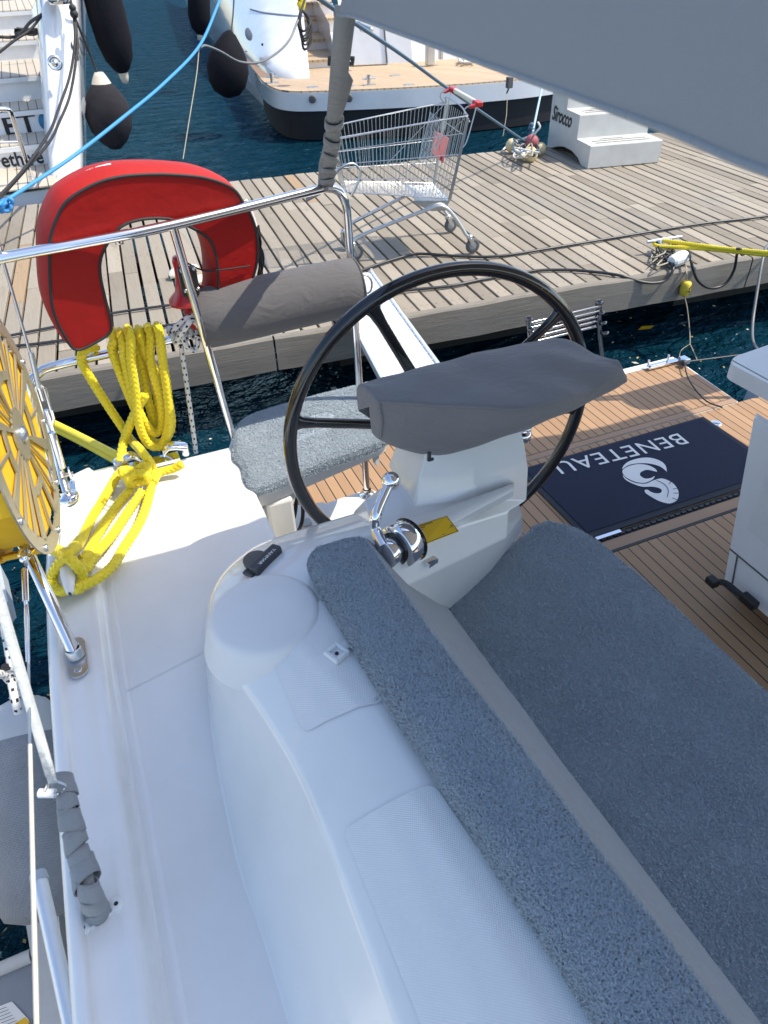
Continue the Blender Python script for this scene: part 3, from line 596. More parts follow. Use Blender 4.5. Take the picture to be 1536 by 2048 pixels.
# stern fairlead: two chrome jaws on a base
q = MB(); fa, fb = px(262, 925, z=1.275), px(345, 905, z=1.275)
q.box((fa+fb)/2-A(0, 0, .02), (.17, .045, .012)); 
for c, s in ((fa, 1), (fb, -1)):
    rows = []
    for t_ in np.linspace(0, 1, 9):
        xx = lerp(-.048, .030, t_)*s; zz = .016*math.sin(t_*2.2)+(.0 if t_ < .8 else -.02*(t_-.8)/.2); ww = .024*(1-.3*t_**3)
        rows.append([c+A(xx, ww*math.cos(a_), zz+.012*math.sin(a_)+.01) for a_ in np.linspace(0, 2*math.pi, 13)])
    q.grid(rows); q.tube([c+A(-.04*s, 0, -.02), c+A(-.042*s, 0, .02)], .012, 10)
q.build('fairlead', 'chrome', yacht)

# helm seat
hs = [px(u, v, z=1.215) for u, v in ((455, 905), (472, 850), (722, 775), (790, 830), (768, 885), (512, 995))]
q = MB(); q.prism(rpoly(hs, .03), (0, 0, -.045)); hseat = q.build('helm_seat', 'gel', yacht, bevel=.01)
q = MB(); q.prism([p+A(0, 0, .001) for p in rpoly([h*1.0 for h in [lerp(p, sum(hs)/6, .05) for p in hs]], .03)], (0, 0, .012)); q.build('seat_pad_base', 'blackmat', hseat)
q = MB(); q.box(hs[5]+A(.075, .04, -.24), (.09, .06, .38)); q.box(hs[0]+A(.03, -.02, -.25), (.06, .12, .4)); q.build('seat_leg', 'gel', hseat, bevel=.01)
for u, v in ((577, 965), (748, 893)):
    q = MB(); c = px(u, v, z=1.20); q.prism([c+A(-.012, -.004, .03), c+A(.014, 0, .03), c+A(.016, -.006, -.06), c+A(.004, -.010, -.085), c+A(-.010, -.008, -.055)], (0, -.002, 0)); q.build('tie_tab', 'strap_light', hseat)
q = MB()
for k in range(2): q.tube(resample(catmull([A(.33+.05*k, 1.95, 1.17), A(.34+.05*k, 1.92, 1.02), A(.37+.05*k, 1.90, .96-.02*k), A(.43+.03*k, 1.93, 1.0), A(.46, 1.96, 1.17)]), .01), .007, 8)
q.build('seat_cable', 'blackmat', hseat)

# steering wheel
WC = A(.757, 1.442, 1.561); WN = unit(A(math.sin(R(-3.33)), -math.cos(R(-3.33)), .01)); WX = unit(np.cross(A(0, 0, 1), WN)); WZ = np.cross(WN, WX)
q = MB(); rr = .422; rows = []
ringp = [WC+(WX*math.cos(t_)+WZ*math.sin(t_))*rr for t_ in np.linspace(0, 2*math.pi, 97)]
q.tube(ringp, .0175, 14, closed=True); wheel = q.build('steering_wheel', 'black', yacht)
spk = []
for u, v in ((598, 845), (742, 612), (1146, 600), (1175, 812), (760, 1110)):
    Q = pxp(u, v, WC, WN)-WC; spk.append(math.degrees(math.atan2(Q@WZ, Q@WX)))
for ang in spk:
    t_ = R(ang); dv = WX*math.cos(t_)+WZ*math.sin(t_); sd_ = np.cross(WN, dv); q = MB(); rows = []
    for s, wv in ((.03, .030), (.12, .022), (.25, .018), (.36, .018), (.395, .022), (.415, .036)):
        rows.append([WC+dv*s+sd_*wv*math.cos(a_)*.75+WN*.010*math.sin(a_) for a_ in np.linspace(0, 2*math.pi, 13)])
    q.grid(rows); q.build('wheel_spoke', 'black', wheel)
q = MB(); q.lathe([(.0, .05), (.05, .045), (.06, .02), (.06, -.03), (.04, -.08)], WC, WN, 28); q.tube([WC+WN*.02, WC+WN*.18], .03, 16); q.build('wheel_hub', 'black', wheel)

# throttle
th = px(779, 1084, z=1.555); axx = unit(A(.92, .38, -.1)); ayy = unit(np.cross(A(0, 0, 1), axx)); azz = np.cross(axx, ayy)
q = MB()
def dcyl(q, c, r, L, mi, n=28, sq=1.0): 
    q.lathe([(0, -L/2), (r*.94, -L/2), (r, -L/2+.003), (r, L/2-.003), (r*.94, L/2), (0, L/2)], c, axx, n, mi)
fr = th+A(.02, -.01, -.01)
dcyl(q, fr+axx*.008, .051, .044, 0); dcyl(q, fr-axx*.036, .033, .030, 0); dcyl(q, fr+axx*.033, .0525, .005, 1); dcyl(q, fr-axx*.018, .039, .004, 1); dcyl(q, fr+axx*.039, .046, .006, 0)
q.box(fr+axx*.058-azz*.05-ayy*.01, (.03, .09, .012), [axx, ayy, azz]); thr = q.build('throttle', ['chrome', 'black'], yacht)
q = MB(); bl = fr-axx*.050+azz*.02; kn = px(782, 962, y=1.16)
q.tube(resample(catmull([bl, px(752, 1060, y=1.10), px(752, 1030, y=1.11), px(766, 995, y=1.135), kn]), .006), np.linspace(.014, .011, len(resample(catmull([bl, px(752, 1060, y=1.10), px(752, 1030, y=1.11), px(766, 995, y=1.135), kn]), .006))), 14); q.build('throttle_lever', 'chrome', thr)
q = MB(); q.sphere(kn, .0215, 24, 16); q.build('lever_knob', 'chrome', thr)
# warning label on the pedestal base
la = [px(828, 1062, z=1.545), px(893, 1041, z=1.545), px(917, 1072, z=1.535), px(846, 1099, z=1.542)]
lu = unit(la[1]-la[0]); lv = unit(la[0]-la[3]); ln_ = unit(np.cross(lu, lv)); 
q = MB(); L0 = [p+ln_*.014 for p in la]
q.prism(L0, ln_*.0008)
def lab(s, t_): return (L0[0]*(1-s)+L0[1]*s)*(1-t_)+(L0[3]*(1-s)+L0[2]*s)*t_+ln_*.0012
def strip(a_, b_, w_, mi=1): d_ = unit(b_-a_); e_ = np.cross(ln_, d_)*w_/2; q.add([a_-e_, b_-e_, b_+e_, a_+e_], [(0, 1, 2, 3)], None, mi, False)
for k in range(9):
    a_ = .06+.02*random.random(); strip(lab(a_, .10+.095*k), lab(.55+.12*random.random() if k not in (3,) else .42, .10+.095*k), .0024)
for (s0, t0), (s1, t1) in (((.72, .70), (.95, .62)), ((.95, .62), (.80, .38)), ((.80, .38), (.72, .70))): strip(lab(s0, t0), lab(s1, t1), .0018)
strip(lab(.82, .48), lab(.84, .60), .0025)
for (s0, t0), (s1, t1) in (((.02, .03), (.98, .03)), ((.98, .03), (.98, .97)), ((.98, .97), (.02, .97)), ((.02, .97), (.02, .03))): strip(lab(s0, t0), lab(s1, t1), .0012)
q.build('warning_label', ['tape_yellow', 'ink'], yacht)
# ================================================================== CUSHIONS AND COVERS ON THE YACHT
# long backrest cushion: towelling top, canvas side towards the seat
ystn = [1.085, 1.072, 1.05, 1.0, .9, .78, .66, .5, .35, .2, .05, -.2, -.6, -1.2]
def cx(y, tab): ys_ = [t_[1] for t_ in tab][::-1]; xs_ = [t_[0] for t_ in tab][::-1]; return float(np.interp(y, ys_, xs_))
CL = [(.247, 1.09), (.26, .892), (.267, .781), (.276, .658), (.291, .507), (.302, .378), (.325, .163), (.40, -1.2)]
RG = [(.372, 1.09), (.388, .808), (.395, .719), (.404, .584), (.422, .452), (.424, .356), (.435, .245), (.447, .10), (.50, -1.2)]
CB = [(.62, 1.17), (.632, .964), (.643, .779), (.645, .669), (.657, .441), (.67, .218), (.676, .117), (.72, -1.2)]
cush = thing('backrest_cushion', 'long blue-grey towelling backrest cushion lying on the white coaming', 'cushion', (.4, .2, 1.54))
rt = []; rs = []
for i, y in enumerate(ystn):
    a_, b_, c_ = cx(y, CL), cx(y, RG), cx(y, CB); e = (.030, .010, .003)[i] if i < 3 else 0
    yy = y-.06*0; wob = .004*math.sin(y*9)
    prof = [(a_+.012+e, 1.5405), (a_+.001+e, 1.553), (a_-.002+e, 1.572), (a_+.006+e, 1.590), (a_+.022+e*.7, 1.601-e*.3), (lerp(a_, b_, .4), 1.606+wob-e*.5), (lerp(a_, b_, .75), 1.604-e*.5), (b_-.006, 1.600-e*.6), (b_+.004, 1.594-e*.6)]
    rt.append([A(x_, yy, z_) for x_, z_ in prof])
    yb = y+.10*max(0, (y-.9)/.19)
    rs.append([A(b_+.002, yy, 1.595-e*.6), A(b_+.022, yy, 1.575), A(lerp(b_, c_, .3), lerp(yy, yb, .3), 1.48), A(lerp(b_, c_, .62)+.012, lerp(yy, yb, .62), 1.34), A(c_+.002, yb, 1.20), A(c_-.004, yb, 1.165)])
def dense(rows, n):  # refine a lofted grid along both directions
    G = np.array(rows); G = np.array([catmull(r, n) for r in G]); G = np.stack([np.array(catmull(G[:, j], n)) for j in range(G.shape[1])], 1); return G
G = dense(rt, 3); endcap = np.array([[lerp(p, A(.31, 1.06, 1.55), s) for p in rt[0]] for s in (0, .35)])
fur_build('towelling_top', [G[:, ::-1]], 'fur', cush, [270000], L=.0066, wd=.0006, flow=(.15, -.2, 0), seed=2)
q = MB(); G2 = dense(rs, 3); q.grid(G2); 
q.grid([[p for p in rt[0]]+[rs[0][1], rs[0][2], rs[0][3], rs[0][4]], [A(.30, 1.088, 1.545)]*9+[A(.42, 1.10, 1.53), A(.46, 1.12, 1.48), A(.52, 1.15, 1.34), A(.58, 1.18, 1.2)]]); q.build('canvas_side', 'cushion_fabric', cush)
# seat cushion
ZT = 1.172
sp = [A(.642, -1.4, 0), A(.642, 1.18, 0), A(1.075, 1.365, 0), A(1.155, 1.325, 0), A(1.185, 1.22, 0), A(1.205, 1.02, 0), A(1.214, .84, 0), A(1.222, .6, 0), A(1.235, .2, 0), A(1.26, -1.4, 0)]
scush = thing('seat_cushion', 'wide blue-grey towelling cushion covering the cockpit seat bench', 'cushion', (.93, .3, 1.12))
rows = []
for y in list(np.linspace(-1.4, 1.1, 34))+[1.14, 1.18, 1.22, 1.26, 1.30, 1.335, 1.36]:
    x0 = .640 if y < 1.175 else lerp(.640, 1.04, (y-1.175)/.185)
    x1 = float(np.interp(y, [-1.4, .2, .6, .84, 1.02, 1.22, 1.30, 1.34, 1.36], [1.26, 1.235, 1.222, 1.214, 1.205, 1.185, 1.165, 1.135, 1.105]))
    r = []
    for s in np.linspace(0, 1, 13): r.append(A(lerp(x0, x1-.012, s), y, ZT-.010*(max(0, s-.8)/.2)**2-.006*max(0, (y-1.2)/.16)+.003*math.sin(y*7+s*4)))
    r += [A(x1-.002, y, ZT-.020), A(x1+.003, y, ZT-.035), A(x1, y, ZT-.062)]
    rows.append(r)
rows.append([A(p[0]-.004, p[1]+.010, p[2]-.02) if p[2] > 1.14 else p for p in rows[-1]]); rows.append([A(p[0], p[1]+.002, 1.115) for p in rows[-1]])
fur_build('towelling_top', [np.array(rows)], 'fur', scush, [300000], L=.0066, wd=.00062, flow=(.25, .1, 0), seed=5)
q = MB(); q.prism([A(p[0]*.995, p[1]*.99, 1.11) for p in sp], (0, 0, .05)); q.build('cushion_base', 'cushion_fabric', scush)
# helm seat cushion
hc = [px(u, v, z=1.268) for u, v in ((463, 905), (478, 840), (560, 806), (722, 764), (745, 763), (790, 800), (775, 868), (640, 922), (508, 972), (480, 930))]
hcc = sum(hc)/len(hc); hcd = np.array(catmull(hc, 6, True)); hcush = thing('helm_seat_cushion', 'small blue-grey towelling cushion on the helm seat behind the wheel', 'cushion', hcc-A(0, 0, .05))
rows = []
for s, z in ((.05, .0), (.3, .001), (.55, .001), (.78, 0), (.93, -.003), (.985, -.012), (1.0, -.026), (.995, -.04)):
    rows.append([lerp(hcc, p, s)+A(0, 0, z) for p in list(hcd)+[hcd[0]]])
G = np.array(rows); nr = np.cross(G[2, 1]-G[2, 0], G[3, 0]-G[2, 0])
fur_build('towelling_top', [G if nr[2] > 0 else G[:, ::-1]], 'fur', hcush, [90000], L=.0052, wd=.0008, flow=(-.1, .2, 0), seed=9)
# canvas cover over the instrument pod
zt = 1.815
sec = [((716, 771), (758, 808), (760, 876), .60), ((760, 757), (800, 810), (795, 893), 0), ((809, 746), (852, 813), (862, 908), 0), ((900, 722), (950, 818), (935, 899), 0), ((992, 698), (1046, 821), (1030, 869), 0), ((1065, 684), (1125, 802), (1110, 837), 0), ((1123, 680), (1185, 778), (1180, 804), 0), ((1180, 703), (1222, 762), (1220, 784), 0), ((1226, 722), (1246, 752), (1243, 768), 0)]
rows = []; rg = random.Random(4)
for bt, ft, fb, _ in sec:
    b = px(*bt, z=zt-.004); f = px(*ft, z=zt-.012); g_ = pxp(*fb, f+A(0, .02, 0), (.12, -1, -.12)); mid_p = (b+f)/2+A(0, 0, .012+.006*rg.random())
    dp = float(np.interp(bt[0], [716, 760, 1000, 1130, 1226], [.07, .12, .12, .06, .015])); r = [A(b[0], b[1]+.002, b[2]-dp), A(b[0], b[1]+.006, b[2]-dp*.35), b, lerp(b, mid_p, .5)+A(0, 0, .004), mid_p, lerp(mid_p, f, .6)+A(0, 0, .006*rg.random()), f, lerp(f, g_, .12)+A(0, -.003, 0), lerp(f, g_, .5)+A(0, -.012-.004*rg.random(), 0), g_, g_+A(0, .03, -.012)]
    rows.append(r)
rows.insert(0, [lerp(p, sum(rows[0])/11, .16)+A(-.006, .003, 0) for p in rows[0]]); rows.insert(0, [sum(rows[1])/11+A(-.004, 0, 0)+(p-sum(rows[1])/11)*.02 for p in rows[1]])
tip = px(1254, 753, z=zt-.05); rows.append([lerp(p, tip, .75) for p in rows[-1]]); rows.append([tip+(p-tip)*.02 for p in rows[-1]])
G = np.array(rows); G = np.concatenate([G[:2], np.stack([np.array(catmull(G[2:-2, j], 7)) for j in range(G.shape[1])], 1), G[-2:]]); G = np.array([catmull(r, 4) for r in G])
nn = np.random.default_rng(5)
for i in range(G.shape[0]):
    for j in range(G.shape[1]):
        p = G[i, j]; G[i, j] = p+A(0, -.4, 1)*(.0035*math.sin(p[0]*19+p[1]*34+math.sin(p[0]*13)*1.5)+.0035*abs(math.sin(p[0]*9-p[1]*21+.6))+.0016*math.sin(p[0]*47+p[2]*70+p[1]*20))
cover = thing('console_cover', 'grey canvas cover over the instrument console in front of the wheel', 'cover', (.7, 1.2, 1.7))
q = MB(); q.grid(G); q.build('canvas', 'grey_fabric', cover)
q = MB(); k0 = 2; sm = [G[i, 24]+A(0, -.0015, .002) for i in range(2, 34)]; q.tube(sm, .0022, 6); q.tube([G[2, j]+A(-.001, -.0015, .001) for j in range(22, 37)], .0022, 6); q.build('seam', 'grey_fabric', cover)
q = MB(); c = px(858, 913, y=1.14); q.box(c, (.008, .006, .022)); q.box(c+A(.004, -.002, -.008), (.012, .004, .006)); q.build('zip_pull', 'darkgrey', cover)
q = MB(); q.lathe([(.0, .0), (.022, .004), (.026, .02), (.02, .03), (0, .032)], px(1045, 868, y=1.33)-A(0, 0, .02), n=20); q.tube([px(1046, 862, y=1.33), px(1062, 856, y=1.33)], .006, 8); q.build('grab_fitting', 'steel', ped)
# padded roll on the pushpit
ra, rb = px(392, 641, y=2.13), px(716, 570, y=2.13); d_ = unit(rb-ra); L_ = np.linalg.norm(rb-ra); pr = []
for s, r_ in ((0, .0), (.0, .07), (.006, .083), (.02, .089), (.12, .0915), (.3, .0925), (.5, .092), (.7, .0925), (.88, .0915), (.975, .089), (.992, .084), (1.0, .07), (1.0, .0)): pr.append((r_, s*L_))
roll = thing('backrest_roll', 'grey canvas padded roll strapped to the stern rail as a backrest', 'backrest', (ra+rb)/2-A(0, 0, .09))
q = MB(); q.lathe(pr, ra, d_, 40); o = q.build('padded_roll', 'roll_fabric_shaded', roll)
q = MB(); 
for s in (.012, .988): q = MB(); q.lathe([(.089, s*L_-.003), (.0925, s*L_), (.089, s*L_+.003)], ra, d_, 40); q.build('piping', 'roll_fabric_shaded', roll)
pr2 = yacht; q = MB(); q.lathe(pr, A(3.70-ra[0], ra[1], ra[2]), A(-d_[0], d_[1], d_[2]), 40); q.build('rail_cushion', 'grey_fabric', pr2)
q = MB(); c = px(700, 620, y=2.15); q.box(c, (.05, .02, .03)); q.tube([c+A(.01, -.01, .0), c+A(.02, -.02, .05)], .006, 8); q.build('roll_clamp', 'steel', roll, bevel=.003)

# ================================================================== LIFEBUOY ON THE RAIL
pn = unit(A(.20, -.98, -.13)); p0 = r1+A(0, .045, 0)
outer = [(185, 682), (150, 695), (130, 672), (109, 630), (99, 580), (97, 498), (101, 465), (112, 432), (133, 398), (184, 367), (234, 352), (293, 347), (351, 348), (410, 355), (461, 375), (484, 406), (502, 440), (511, 480), (510, 520), (498, 562), (478, 600), (450, 612)]
inner = [(430, 610), (433, 585), (433, 537), (426, 498), (410, 470), (371, 447), (335, 434), (285, 434), (240, 448), (213, 480), (198, 513), (197, 548), (207, 595), (219, 640), (215, 662)]
O = [pxp(u, v, p0, pn) for u, v in outer]; I = [pxp(u, v, p0, pn) for u, v in inner]
loop = np.array(catmull(O+I, 4, True)); n_ = len(loop); cen = loop.mean(0)
buoy = thing('horseshoe_lifebuoy', 'red horseshoe lifebuoy with black piping hung on the stern rail', 'lifebuoy', (cen[0], cen[1], loop[:, 2].min()))
ins = np.roll(loop, -1, 0)-np.roll(loop, 1, 0); ins /= np.linalg.norm(ins, axis=1)[:, None]; nrm2 = np.cross(ins, pn)
def inset(k, dz): return [p+nrm2[i]*k*SG+pn*dz for i, p in enumerate(loop)]
ctr_test = np.array(O).mean(0); SG = 1 if ((ctr_test-loop[40])@nrm2[40]) > 0 else -1
q = MB(); q.poly(inset(.0015, .012)[::1]); ob = q.build('front_panel', 'red_cloth', buoy); 
bm_fix = ob.data
q = MB(); q.grid([list(inset(0, .010))+[inset(0, .010)[0]], list(inset(-.006, -.005))+[inset(-.006, -.005)[0]], list(inset(-.010, -.045))+[inset(-.010, -.045)[0]], list(inset(-.006, -.09))+[inset(-.006, -.09)[0]], list(inset(0, -.10))+[inset(0, -.10)[0]]]); q.poly(inset(.001, -.101)); q.build('rim', 'red_rim', buoy)
q = MB(); q.tube(inset(-.001, .012)+[inset(-.001, .012)[0]], .0042, 8, closed=True); q.build('piping', 'black_rope', buoy)
gl = [pxp(u, v, p0-pn*.06, pn) for u, v in ((112, 632), (98, 600), (93, 570), (96, 540), (99, 500), (100, 455), (112, 415), (135, 374), (165, 350), (196, 338), (222, 331))]
q = MB(); q.tube(resample(catmull(gl, 8), .006), .0062, 10, disp=twist(.02)); q.box(pxp(102, 522, p0-pn*.03, pn), (.018, .03, .04)); q.build('grab_line', 'white_rope', buoy)
gl = [pxp(u, v, p0-pn*.09, pn) for u, v in ((492, 400), (508, 440), (518, 480), (524, 530), (522, 570))]
q = MB(); q.tube(resample(catmull(gl, 8), .006), .0055, 10, disp=twist(.02)); q.build('grab_line', 'white_rope', buoy)
q = MB()
for k in range(5):
    ks = [pxp(u+random.uniform(-6, 6), v+random.uniform(-5, 5), p0-pn*(.02+.02*random.random()), pn) for u, v in ((512, 455), (520, 490), (505, 540), (500, 575), (518, 560), (522, 515), (512, 470))]
    q.tube(resample(catmull(ks, 6), .008), .0035, 7)
q.tube(resample(catmull([px(372, 525, y=2.13), px(405, 540, y=2.14), pxp(440, 540, p0+pn*.02, pn), pxp(500, 532, p0+pn*.02, pn)], 8), .01), .0028, 6)
q.build('black_lashing', 'black_rope', buoy)
# red marker float clamped to the post
pc = px(370, 588, y=2.13); pa = unit(A(.10, .02, -1))
mk = thing('marker_light', 'red bell shaped marker light in a black clamp on the rail post', 'marker light', pc-A(0, 0, .1))
q = MB(); q.lathe([(.0, -.075), (.016, -.073), (.021, -.06), (.021, -.045), (.026, -.01), (.040, .030), (.066, .052), (.067, .060), (.052, .066), (.034, .090), (.032, .14), (.028, .15), (0, .152)], pc+A(.012, .03, .03), pa, 28); q.build('red_body', 'red', mk)
q = MB(); cb = px(378, 560, y=2.118)
q.box(cb+A(-.002, -.006, .01), (.052, .03, .06)); q.box(cb+A(-.004, -.008, -.03), (.05, .026, .024)); q.box(cb+A(.0, .03, .0), (.04, .05, .04))
q.build('clamp', 'blackmat', mk, bevel=.004)
q = MB()
for dx in (-.018, .018):
    for dz_ in (-.03, .03): q = MB(); q.lathe([(.006, 0), (.006, .004), (0, .005)], cb+A(dx, -.021, dz_+.008), (0, -1, 0), 10); q.build('bolt', 'steel_dull', mk)

# ================================================================== FLAKED FLAT ROPE REEL
rc = px(43, 868, x=-.242); rn = unit(A(.995, -.097, 0)); RR = .272
reel = thing('rope_reel', 'yellow webbing reel with slotted beige face plate on the rail corner', 'reel', rc-A(0, 0, RR))
ru = unit(np.cross(A(0, 0, 1), rn)); rw = np.cross(rn, ru); ru2 = ru
def rp(r_, a_, d=0): return rc+(ru*math.cos(a_)+rw*math.sin(a_))*r_+rn*d
# slotted plate built as ring sectors: webs between wedge openings
q = MB(); NS = 24
def plate_cell(r0_, r1_, a0, a1, n=4):
    V = []
    for d in (0, -.004):
        for r_ in (r0_, r1_):
            for k in range(n+1): V.append(rp(r_, lerp(a0, a1, k/n), d))
    m_ = n+1; Fc = []
    for k in range(n):
        Fc += [(k, k+1, m_+k+1, m_+k), (2*m_+k, 3*m_+k, 3*m_+k+1, 2*m_+k+1), (k, 2*m_+k, 2*m_+k+1, k+1), (m_+k, m_+k+1, 3*m_+k+1, 3*m_+k)]
    Fc += [(0, m_, 3*m_, 2*m_), (n, 2*m_+n, 3*m_+n, m_+n)]
    q.add(V, Fc, None, 0, False)
plate_cell(.012, .06, 0, 2*math.pi, 24); plate_cell(RR-.036, RR, 0, 2*math.pi, 64)
groups = []; a_ = 0
for k in range(8):
    A0 = 2*math.pi*k/8+.12; wdt = 2*math.pi/8
    plate_cell(.055, RR-.03, A0-.06, A0+.06)                     # broad web
    for j in ((1,) if k % 2 else (1, 2)): c_ = A0+wdt*j/(2 if k % 2 else 3); plate_cell(.055 if k % 2 == 0 else .13, RR-.03, c_-.02, c_+.02)
    if k % 2: plate_cell(.120, .140, A0+.06, A0+wdt-.06)
q.build('face_plate', 'beige_plate', reel)
q = MB()
for k in range(10): 
    a_ = 2*math.pi*k/10+.2; q = MB(); c = rp(RR-.014, a_, .0); q.lathe([(.008, 0), (.008, .004), (.005, .006), (0, .006)], c, rn, 10); q.build('plate_bolt', 'steel_dull', reel)
q = MB(); q.lathe([(.018, 0), (.018, .006), (.011, .012), (.0, .013)], rc, rn, 20); q.build('hub_bolt', 'steel_dull', reel)
q = MB(); q.lathe([(.02, -.006), (RR-.045, -.008), (RR-.03, -.014), (RR-.03, -.085), (.02, -.09)], rc, rn, 64, smooth=False); q.build('webbing_roll', 'yellow_web', reel)
q = MB(); q.lathe([(.02, -.100), (RR-.01, -.100), (RR, -.102), (RR-.01, -.106), (.02, -.106)], rc, rn, 64, smooth=False); q.build('back_plate', 'yellow_web', reel)
q = MB()
for a_ in (math.pi*.5, math.pi*1.0, math.pi*1.32, math.pi*1.62, 0.2):
    q = MB(); c = rp(RR-.012, a_, -.05); rad = unit(ru*math.cos(a_)+rw*math.sin(a_)); q.box(c, (.012, .06, .092), [rad, np.cross(rn, rad), rn]); q.build('spacer_band', 'yellow_web', reel, bevel=.003)

# ================================================================== ROPES AND STRAPS ON THE YACHT
YR = .0130; yb = braid(.017)
def yrope(pts, name='yellow_rope', par=None, r=YR, n=24): return rope(pts, r, 'yellow_rope', name, par, yb, n, .0026)
coil = thing('mooring_rope_coil', 'thick yellow braided rope hung in loops over the lower stern rail', 'rope', px(290, 760, y=2.17)-A(0, 0, .2))
def yy(L, y0, dy=.0): return [px(u, v, y=y0+dy*math.sin(i*1.7)) for i, (u, v) in enumerate(L)]
def over(p): return [p+A(.0, .050, -.05), p+A(0, .042, .004), p+A(0, .018, .024)]
loops = [
 ([(228, 680), (224, 700), (240, 745), (262, 800), (285, 850), (308, 884), (330, 880), (343, 850), (336, 800), (312, 745), (290, 705), (283, 678)], 2.150),
 ([(246, 684), (249, 715), (266, 790), (288, 842), (310, 866), (324, 850), (321, 800), (306, 745), (300, 705), (302, 674)], 2.125),
 ([(261, 678), (262, 720), (272, 790), (277, 845), (297, 888), (324, 890), (338, 845), (335, 785), (326, 725), (320, 672)], 2.100),
 ([(272, 690), (285, 740), (296, 800), (312, 850), (318, 820), (308, 760), (292, 700)], 2.165)]
for L_, y0 in loops:
    P = yy(L_, y0, .006); P = over(P[0])+P+over(P[-1])[::-1]; yrope(P, 'rope_loop', coil)
P = yy([(195, 706), (172, 700), (162, 718), (178, 752), (212, 806), (240, 848), (262, 880)], 2.155)+[px(u, v, z=z) for u, v, z in ((285, 905, 1.36), (306, 940, 1.295), (300, 985, 1.272), (282, 1040, 1.272), (248, 1095, 1.275), (225, 1132, 1.295), (190, 1160, 1.315), (150, 1178, 1.335))]
P[0] = P[0]+A(0, .04, 0); yrope(P, 'rope_tail', coil)
P = [px(290, 790, y=2.10), px(268, 830, y=2.11), px(250, 875, y=2.12), px(243, 905, z=1.31), px(240, 925, z=1.295)]; yrope(P, 'rope_tail', coil)
line = thing('mooring_line', 'yellow braided mooring line knotted and made fast round the stern cleat', 'rope', px(200, 1060, z=1.27))
for L_ in ([(262, 940, 1.30), (240, 945, 1.295), (215, 985, 1.272), (182, 1040, 1.285), (160, 1085, 1.345), (140, 1105, 1.385), (118, 1102, 1.365), (104, 1092, 1.34)],
           [(262, 978, 1.285), (235, 1010, 1.272), (200, 1062, 1.282), (172, 1112, 1.335), (160, 1120, 1.345)],
           [(284, 982, 1.285), (262, 1015, 1.272), (225, 1070, 1.274), (190, 1110, 1.310), (172, 1138, 1.335), (158, 1122, 1.36)],
           [(364, 928, 1.30), (345, 938, 1.285), (318, 946, 1.283), (306, 965, 1.285)],
           [(104, 1098, 1.34), (122, 1108, 1.385), (148, 1125, 1.385), (165, 1152, 1.34), (158, 1178, 1.315), (140, 1172, 1.315)],
           [(160, 1080, 1.35), (140, 1105, 1.395), (116, 1130, 1.36), (104, 1158, 1.32), (118, 1182, 1.31), (140, 1178, 1.32)]):
    yrope([px(u, v, z=z) for u, v, z in L_], 'rope_strand', line)
kc = px(275, 955, z=1.305)
yrope([kc+A(.034*math.sin(3*t_)*.8+.012*math.cos(t_), .028*math.cos(2*t_), .014*math.sin(4*t_)+.01) for t_ in np.linspace(0, 6.0, 22)], 'knot', line, r=.0135)
stern_line = thing('stern_line', 'doubled yellow line running from the fairlead out over dark water', 'rope', px(160, 872, y=2.6))
for dz in (0, -.024): rope([px(246, 918, z=1.275)+A(0, 0, dz), px(160, 873, y=2.55)+A(0, .0, dz), px(78, 832, y=2.85)+A(0, 0, dz*1.1), px(-80, 752, y=3.4)+A(0, 0, dz)], .0135, 'yellow_rope', 'rope_strand', stern_line, braid(.016), 20, .0035)
fk = thing('halyard_tail', 'white rope with black flecks wound round the rail and hanging down', 'rope', px(380, 700, y=2.15))
fr_ = .0085
def frope(P, name='rope_turn', par=fk, r=fr_): return rope(P, r, 'fleck_rope', name, par, None, 12, .006)
for k in range(6):
    u0 = 335+k*12; c = px(u0, 672-k*3, y=2.185); frope([c+A(.010, .022*math.cos(t_), .022*math.sin(t_))+A(.010*t_/6.28, 0, 0) for t_ in np.linspace(0, 6.5, 14)])
frope([px(u, v, y=y) for u, v, y in ((345, 662, 2.13), (368, 640, 2.12), (392, 632, 2.11), (412, 648, 2.11), (430, 668, 2.12))])
frope([px(u, v, y=y) for u, v, y in ((352, 682, 2.13), (372, 655, 2.10), (385, 640, 2.10), (405, 660, 2.12), (428, 670, 2.13))])
frope([px(u, v, y=y) for u, v, y in ((372, 640, 2.20), (365, 665, 2.13), (372, 690, 2.12), (390, 700, 2.13), (398, 672, 2.13))])
frope([px(362, 690, y=2.14), px(372, 760, y=2.14), px(382, 830, y=2.14), px(392, 905, y=2.14)], 'hanging_tail', r=.0078)
# fabric tie-down strap wrapped round itself
WS = thing('tie_down_strap', 'pale webbing strap wrapped round itself down to the deck eye', 'strap', px(200, 1835, z=1.262))
def ribbon(P, wd, side, th=.0015):
    q = MB(); V = []; P = [np.array(p) for p in P]
    for i, p in enumerate(P):
        t_ = unit(P[min(i+1, len(P)-1)]-P[max(i-1, 0)]); s_ = unit(np.array(side)-t_*(np.array(side)@t_)); V.append([p-s_*wd/2, p+s_*wd/2])
    q.grid(V, smooth=True); return q
sx_ = unit(BB[0]*.9+BB[1]*.1)
b0 = px(106, 1566, x=-.297); t0 = px(-95, 880, x=-.26)
ribbon([t0, lerp(t0, b0, .3), lerp(t0, b0, .6), lerp(t0, b0, .85), lerp(t0, b0, .97)], .019, unit(BB[0]*.42+BB[2]*.9)).build('upper_webbing', 'strap_light', WS, solid=.002)
ribbon([lerp(t0, b0, .85), b0], .016, BB[0]).build('upper_webbing', 'strap_light', WS, solid=.002)
